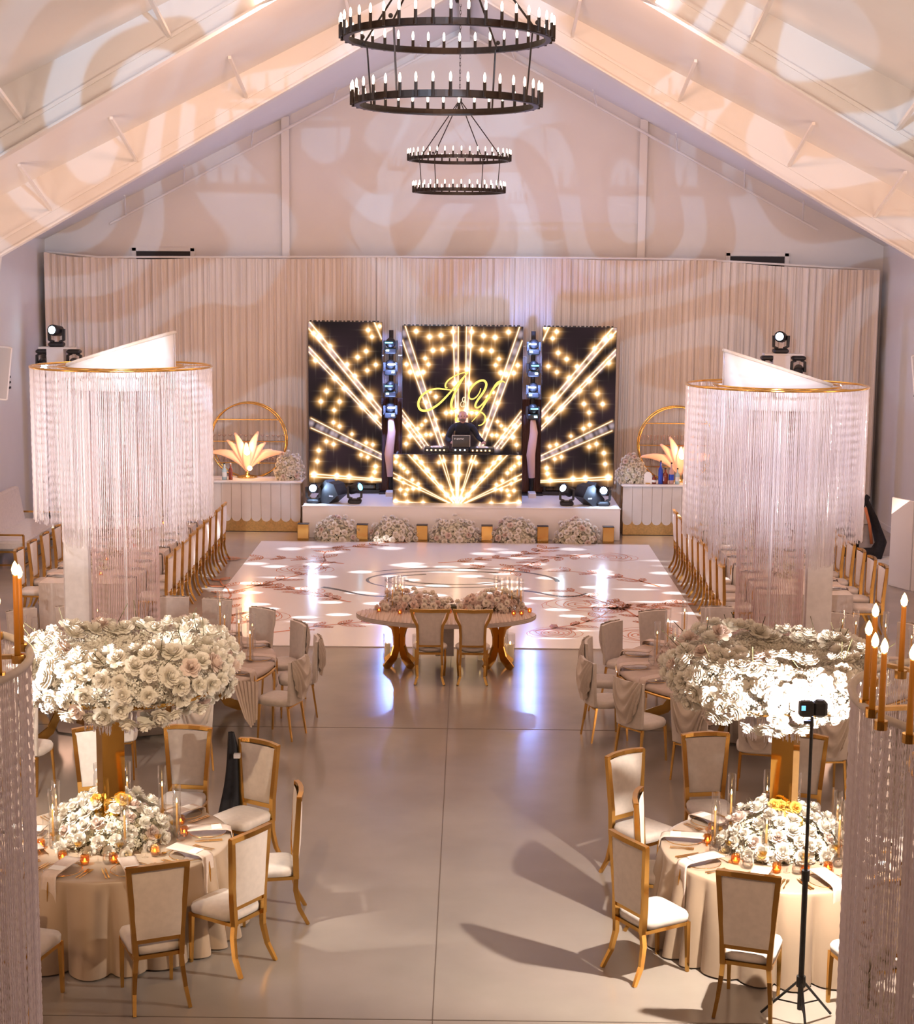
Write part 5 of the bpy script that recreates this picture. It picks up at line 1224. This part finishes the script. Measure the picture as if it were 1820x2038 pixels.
def put_setting(T, R0, ang, where, z=.762, full=True):
    a = math.radians(ang); c, s_ = math.cos(a), math.sin(a); rz = a + PI / 2
    def at(r, side): return (T[0] + c * r - s_ * side, T[1] + s_ * r + c * side, z)
    k = R0 - .18
    CH.put(at(k, 0), rz, 'clear glass charger with a gold rim ' + where, 'gold-rimmed chargers')
    NA.put(tuple(v + (.017 if i == 2 else 0) for i, v in enumerate(at(R0 - .235, 0))), rz, 'folded blush napkin hanging over the edge ' + where, 'hanging napkins')
    TU.put(at(R0 - .41, -.14), rz, 'round water tumbler ' + where, 'water tumblers')
    FL.put(at(R0 - .44, .17), rz, 'empty slender flute ' + where, 'flutes')
    if full:
        CA.put(tuple(v + (.053 if i == 2 else 0) for i, v in enumerate(at(k + .03, 0))), rz + .05, 'white menu card on the napkin ' + where, 'menu cards')
        for kk, sd in enumerate((-.185, -.21)): (KN).put(at(k, -sd * -1), rz, 'gold knife %s ' % ('beside the charger', 'outermost')[kk] + where, 'gold knives')
        for kk, sd in enumerate((.185, .215)): FO.put(at(k, sd), rz, 'gold fork %s ' % ('beside the charger', 'outermost')[kk] + where, 'gold forks')
        SP.put(at(k - .20, .0), rz + PI / 2, 'gold dessert spoon above the charger ' + where, 'gold spoons')
        WI.put(at(R0 - .47, -.03), rz, 'wine glass with a little white wine ' + where, 'wine glasses')
angs = [(-108, 'near left'), (-68, 'nearest aisle corner'), (-28, 'aisle side near'), (12, 'aisle side middle'), (52, 'aisle side far'), (92, 'far'), (132, 'far outer'), (172, 'outer'), (-148, 'outer near')]
for ang, w in angs:
    put_setting(TL, .97, ang, 'at %s seat, front left table' % w)
    put_setting(TR, .97, 180 - ang, 'at %s seat, front right table' % w.replace('near left', 'near right'))
for T, nm, sx in ((TL, 'left', 1), (TR, 'right', -1)):
    for k, (dx, dy) in enumerate(((.42, -.36), (-.30, -.52), (.12, -.55), (-.55, -.25), (.58, .10), (.50, .38), (-.1, -.6))):
        TE.put((T[0] + sx * dx, T[1] + dy, .762), 0, 'small amber tealight on the front %s table, %s' % (nm, ['aisle side near', 'outer near', 'near middle', 'outer', 'aisle side', 'aisle side far', 'nearest edge'][k]), 'tealights on the front tables', (1.15, 1.15, 1.15))
for T, nm, al in ((ML, 'left', (-75, -50, -25, 0, 25, 50, 75, 100, 125, 180, -150)), (MR, 'right', (255, 232, 208, 185, 160, 138, 115, 92, 60, 35, 10, -70))):
    for k, ang in enumerate(al): put_setting(T, 1.81, ang, 'on big %s table, place %s' % (nm, ['one', 'two', 'three', 'four', 'five', 'six', 'seven', 'eight', 'nine', 'ten', 'eleven', 'twelve'][k]), .768, False)
for xc, ys, nm in ((-5.72, [24.75 + .70 * k for k in range(9)], 'left'), (5.30, [24.35 + .70 * k for k in range(9)], 'right')):
    for k, y in enumerate(ys):
        for sd in (-1, 1):
            wh = 'on %s long table, %s side, place %s' % (nm, 'dance floor' if (sd > 0) == (xc < 0) else 'wall', ['one', 'two', 'three', 'four', 'five', 'six', 'seven', 'eight', 'nine'][k])
            x = xc + sd * .50; rz = PI / 2 if sd > 0 else -PI / 2
            NA.put((x - sd * .035 + 0, y, .775), rz, 'draped pale napkin ' + wh, 'napkins on the long tables'); PL.put((x, y, .757), rz, 'white plate ' + wh, 'plates on the long tables')
    for k in range(5):
        TE.put((xc + .1 * (-1) ** k, 24.9 + 1.3 * k, .757), 0, 'amber tealight mid %s long table, %s' % (nm, ordw[k]), 'tealights on the long tables')
        tt = arrangement('rose_posy', 'small posy of white roses, %s long table, %s' % (nm, ordw[k]), (xc - .05, 25.4 + 1.3 * k, .757), mound(.24, .22, .26, 18, .045, .06), 'posies on the long tables')
        MB().cyl((0, 0, 0), (0, 0, .10), .10, n=14).build('bowl', M['gold'], tt); filler(tt, mound_fill(.22, .2, .24), 160, .022)

# ================================================================== NEAR BEAD CURTAINS WITH TAPERS
def near_tower(sx, x, y, z0, flames, lab):
    t = thing('crystal_candelabra', lab, 'chandelier', (x, y, 0), 0, 'near crystal candelabra'); R0 = .90
    n = int(2 * PI * R0 / .017); b = MB()
    strands(b, [(R0 * math.cos(2 * PI * k / n) , R0 * math.sin(2 * PI * k / n), z0, 1.15 + random.uniform(-.02, .02)) for k in range(n) if random.random() < .9], .028, .0068, .35)
    tag(b.build('outer_bead_curtain', M['bead'], t), kind='stuff')
    n = int(2 * PI * .62 / .02); b = MB()
    strands(b, [(.62 * math.cos(2 * PI * k / n), .62 * math.sin(2 * PI * k / n), z0 - .35, 1.15) for k in range(n) if random.random() < .9], .03, .0068, .35)
    tag(b.build('inner_bead_curtain', M['bead'], t), kind='stuff')
    MB().tube([(R0 * math.cos(a), R0 * math.sin(a), z0 + .01) for a in [2 * PI * k / 64 for k in range(64)]], .020, 8, closed=True).build('upper_ring', M['velvet'], t, True)
    MB().tube([(.62 * math.cos(a), .62 * math.sin(a), z0 - .34) for a in [2 * PI * k / 48 for k in range(48)]], .012, 8, closed=True).build('inner_ring', M['gold'], t, True)
    for k in range(3): MB().beam((.88 * math.cos(k * PI / 3 + .2), .88 * math.sin(k * PI / 3 + .2), z0 + .02), (-.88 * math.cos(k * PI / 3 + .2), -.88 * math.sin(k * PI / 3 + .2), z0 + .02), .03, .02).build('crossbar', M['goldsat'], t)
    MB().cyl((0, 0, .0), (0, 0, z0), .04, n=16).build('mast', M['gold'], t); MB().cyl((0, 0, 0), (0, 0, .03), .45, n=32).build('base_plate', M['gold'], t)
    for (fx, fy, L_) in flames:
        c = MB().cyl((fx - x, fy - y, z0 + .02), (fx - x, fy - y, z0 + L_), .015, .012, 12).build('taper_candle', M['orangewax'], t, True)
        MB().lathe([(.001, 0), (.014, .010), (.018, .030), (.010, .055), (.001, .07)], (fx - x, fy - y, z0 + L_), 10).build('flame', M['flame'], c, True)
        MB().cyl((fx - x, fy - y, z0), (fx - x, fy - y, z0 + .04), .03, n=12).build('candle_cup', M['gold'], c)
    return t
near_tower(-1, -2.80, 7.3, 3.66, [(-1.96, 7.42, .42), (-2.01, 7.66, .36), (-1.95, 7.08, .34), (-2.10, 6.85, .36), (-2.2, 7.9, .40)], 'crystal bead tower with orange tapers at the near left edge')
near_tower(1, 2.89, 7.3, 3.54, [(2.00, 7.06, .32), (2.01, 7.22, .34), (1.99, 6.86, .34), (2.14, 7.62, .34), (2.32, 7.78, .36), (2.06, 6.66, .36)], 'crystal bead tower with orange tapers at the near right edge')
pts = []
for k in range(46):
    a = PI + random.uniform(-1.2, 1.2); pts.append((Vector((.80 * math.cos(a), .80 * math.sin(a), random.uniform(-.2, 1.15))), Vector((math.cos(a), math.sin(a), .5)), random.uniform(.04, .055)))
arrangement('rose_strands', 'white roses threaded inside the near right bead curtain', (2.89, 7.3, 1.3), pts, parts=46)

# ================================================================== TRIPOD LIGHTS
def tripod(x, y, z, lab):
    t = thing('light_tripod', lab, 'tripod light', (x, y, 0))
    MB().cyl((0, 0, .55), (0, 0, z - .12), .014, .012, 12).build('upper_pole', M['black'], t); MB().cyl((0, 0, .12), (0, 0, 1.15), .021, n=12).build('lower_pole', M['black'], t)
    MB().cyl((0, 0, 1.12), (0, 0, 1.20), .030, n=12).build('collar', M['black'], t); MB().cyl((0, 0, .30), (0, 0, .38), .034, n=12).build('collar', M['black'], t)
    for k in range(3):
        a = k * 2.094 + .5; MB().tube([(0, 0, .36), (.30 * math.cos(a), .30 * math.sin(a), .02)], .010, 8).build('leg', M['black'], t)
        MB().tube([(0, 0, .16), (.18 * math.cos(a), .18 * math.sin(a), .155)], .006, 6).build('brace', M['black'], t)
    MB().cyl((0, 0, z - .13), (0, 0, z - .06), .016, .010, 10).box((-.03, 0, z - .10), (.06, .02, .02)).build('mount', M['black'], t)
    MB().box((-.045, 0, z), (.105, .075, .115), bev=.012).build('light_body', M['black'], t); MB().box((.055, .01, z), (.10, .095, .125), bev=.02).build('battery', M['black'], t)
    MB().box((-.072, -.039, z + .012), (.030, .003, .036)).build('blue_display', M['screen_off'], t)
    MB().box((-.0, .052, z), (.16, .006, .10)).build('lamp_panel', M['hot'], t)
    return t
tripod(2.67, 11.30, 2.42, 'slim black tripod with a small video light before the right flower ring')
t = thing('light_tripod', 'bright video light on a stand beyond the left bead curtain', 'tripod light', (-3.72, 11.80, 0))
MB().cyl((0, 0, .1), (0, 0, 2.45), .016, n=10).build('pole', M['black'], t); MB().box((0, 0, 2.55), (.26, .06, .2), bev=.01).build('light_body', M['black'], t); MB().box((0, -.034, 2.55), (.23, .006, .17)).build('lamp_panel', M['hot'], t); MB().box((0, .034, 2.55), (.23, .006, .17)).build('lamp_panel', M['hot'], t)
for k in range(3): a = k * 2.094; MB().tube([(0, 0, .4), (.35 * math.cos(a), .35 * math.sin(a), .02)], .010, 6).build('leg', M['black'], t)

# ================================================================== IRON CHANDELIERS
def chandelier(y, lab, x=-.07):
    t = thing('wagon_wheel_chandelier', lab, 'chandelier', (x, y, 0), 0, 'two-tier iron chandeliers')
    for R0, z, n in ((.965, 7.68, 40), (.862, 7.08, 36)):
        b = MB(); m_ = 72
        b.lathe([(R0, z - .03), (R0, z + .03), (R0 - .012, z + .03), (R0 - .012, z - .03), (R0, z - .03)], (0, 0, 0), m_); b.lathe([(R0 + .0, z - .028), (R0 - .05, z - .028), (R0 - .05, z - .034), (R0, z - .034)], (0, 0, 0), m_)
        ring = b.build('ring', M['iron'], t)
        for k in range(n):
            a = 2 * PI * (k + .3) / n; c, s_ = (R0 + .026) * math.cos(a), (R0 + .026) * math.sin(a)
            sl = MB().cyl((c, s_, z - .03), (c, s_, z + .095), .015, n=8).build('candle_sleeve', M['iron'], t)
            MB().lathe([(.005, 0), (.010, .015), (.0125, .04), (.010, .066), (.002, .086)], (c, s_, z + .095), 8).build('bulb', M['bulb'], sl, True)
    for k in range(4):
        a = PI / 4 + PI / 2 * k + .25; c, s_ = math.cos(a), math.sin(a)
        MB().tube([(.95 * c, .95 * s_, 7.68), (.90 * c, .90 * s_, 7.66), (.85 * c, .85 * s_, 7.10)], .009, 6).build('lower_rod', M['iron'], t)
        MB().tube([(.95 * c, .95 * s_, 7.66), (.5 * c, .5 * s_, 8.20), (.03 * c, .03 * s_, 8.76)], .010, 6).build('upper_rod', M['iron'], t)
        MB().ball((.95 * c, .95 * s_, 7.74), .022, 8).build('hook', M['iron'], t)
    MB().cyl((0, 0, 8.74), (0, 0, 8.82), .04, n=12).build('hub', M['iron'], t)
    b = MB()
    for k in range(26):
        z = 8.84 + k * .068
        b.tube([(.014 * math.cos(q) * (k % 2), .014 * math.cos(q) * (1 - k % 2), z + .042 * math.sin(q)) for q in [2 * PI * j / 8 for j in range(8)]], .005, 4, closed=True)
    b.build('chain', M['iron'], t)
    MB().lathe([(.001, -.02), (.09, -.02), (.11, .03), (.001, .03)], (0, 0, 10.60), 20).build('ceiling_canopy', M['iron'], t, True)
    return t
chandelier(15.4, 'nearer two-tier black iron ring chandelier with candle bulbs')
chandelier(31.5, 'farther two-tier black iron ring chandelier above the dance floor')

# ================================================================== EDGES OF THE ROOM
t = thing('lounge_sofa', 'white sofa with a gold frame along the left wall', 'sofa', (-8.62, 31.0, 0))
MB().box((.0, 0, .40), (.95, 2.9, .18), bev=.04).build('seat_cushion', M['velvet'], t); MB().box((-.38, .1, .80), (.16, 2.5, .75), bev=.04, mtx=Matrix.Rotation(-.18, 3, 'Y')).build('back_cushion', M['velvet'], t)
b = MB()
for y in (-1.5, 1.5):
    for x in (-.48, .50): b.beam((x, y, 0), (x, y, .62), .035, .035)
    for z in (.05, .30, .62): b.beam((-.48, y, z), (.50, y, z), .035, .035)
for z in (.05, .30): b.beam((.50, -1.5, z), (.50, 1.5, z), .035, .035); b.beam((-.48, -1.5, z), (-.48, 1.5, z), .035, .035)
b.build('gold_frame', M['gold'], t)
t = thing('side_table', 'low gold-rimmed table beside the white sofa', 'side table', (-7.85, 32.6, 0))
MB().cyl((0, 0, .40), (0, 0, .43), .35, n=28).build('tabletop', M['silver'], t)
MB().tube([(.35 * math.cos(a), .35 * math.sin(a), .43) for a in [2 * PI * k / 28 for k in range(28)]], .012, 6, closed=True).build('gold_rim', M['gold'], t, True)
for k in range(3): MB().cyl((.3 * math.cos(k * 2.1), .3 * math.sin(k * 2.1), 0), (.3 * math.cos(k * 2.1), .3 * math.sin(k * 2.1), .40), .014, n=8).build('leg', M['gold'], t)
t = thing('folding_screen', 'white folding screen standing at the right wall', 'screen', (8.12, 27.7, 0))
P = [(-.28, -.0), (-.02, -.62), (.30, -.95), (.55, -1.55), (.9, -1.9)]
P = [(-.35, .9), (-.10, .35), (.18, .0), (.36, -.6), (.75, -1.1)]
for k in range(4):
    a, c = P[k], P[k + 1]; m_ = ((a[0] + c[0]) / 2, (a[1] + c[1]) / 2); L_ = math.hypot(c[0] - a[0], c[1] - a[1]); an = math.atan2(c[1] - a[1], c[0] - a[0])
    pn = MB().box((m_[0], m_[1], .82), (L_ - .02, .035, 1.60), rz=an, bev=.006).build('panel', M['stagewhite'], t)
t = thing('dark_bundle', 'black bundle of cloth and cables slumped against the right wall', 'bundle', (8.05, 31.3, 0))
b = MB(); b.tube([(-.35, .0, .06), (-.30, 0, .55), (-.22, .1, 1.0), (.0, .15, 1.25)], [.16, .14, .12, .05], 10); b.build('hanging_cloth', M['suit'], t, True)
b = MB(); b.tube([(-.2, -.1, .10), (.1, -.25, .14), (.25, 0, .35), (.12, .12, .8), (-.05, .12, 1.2)], [.15, .17, .12, .08, .04], 10); b.build('cloth_fold', M['suit'], t, True)
b = MB(); b.tube([(-.1, -.05, 1.05), (-.02, -.15, .7), (.02, -.2, .35)], .03, 8); b.build('orange_strap', mat('orange_strap', (.6, .2, .08), .7), t, True)
struct(MB().box((8.7, 31.0, .04), (1.2, .5, .08)).build('trim_15', M['steel']))
# black cloth hung between the front left table and the chair
def cl(u, v):
    a = u * 2 * PI; r_ = (.035 + .14 * min(1, v * 1.3) ** .9) * (1 + .16 * math.sin(5 * a + 3 * v)); return (r_ * .75 * math.cos(a) + .02 * math.sin(v * 5), r_ * .6 * math.sin(a), 1.18 * (1 - v) + .01)
t = thing('draped_cloth', 'tapering black cloth standing beside the chair at the front left table', 'cloth', (-2.06, 14.75, 0)); MB().grid(cl, 30, 14).build('cloth_body', M['suit'], t, True)
MB().box((.07, -.1, .99), (.06, .05, .04)).build('clip', M['silver'], t)
# cable along the wall behind the right table group
bpy.context.view_layer.update()
for o in COL.objects:
    if o.get('category') and not o.get('kind'): o['kind'] = 'thing'
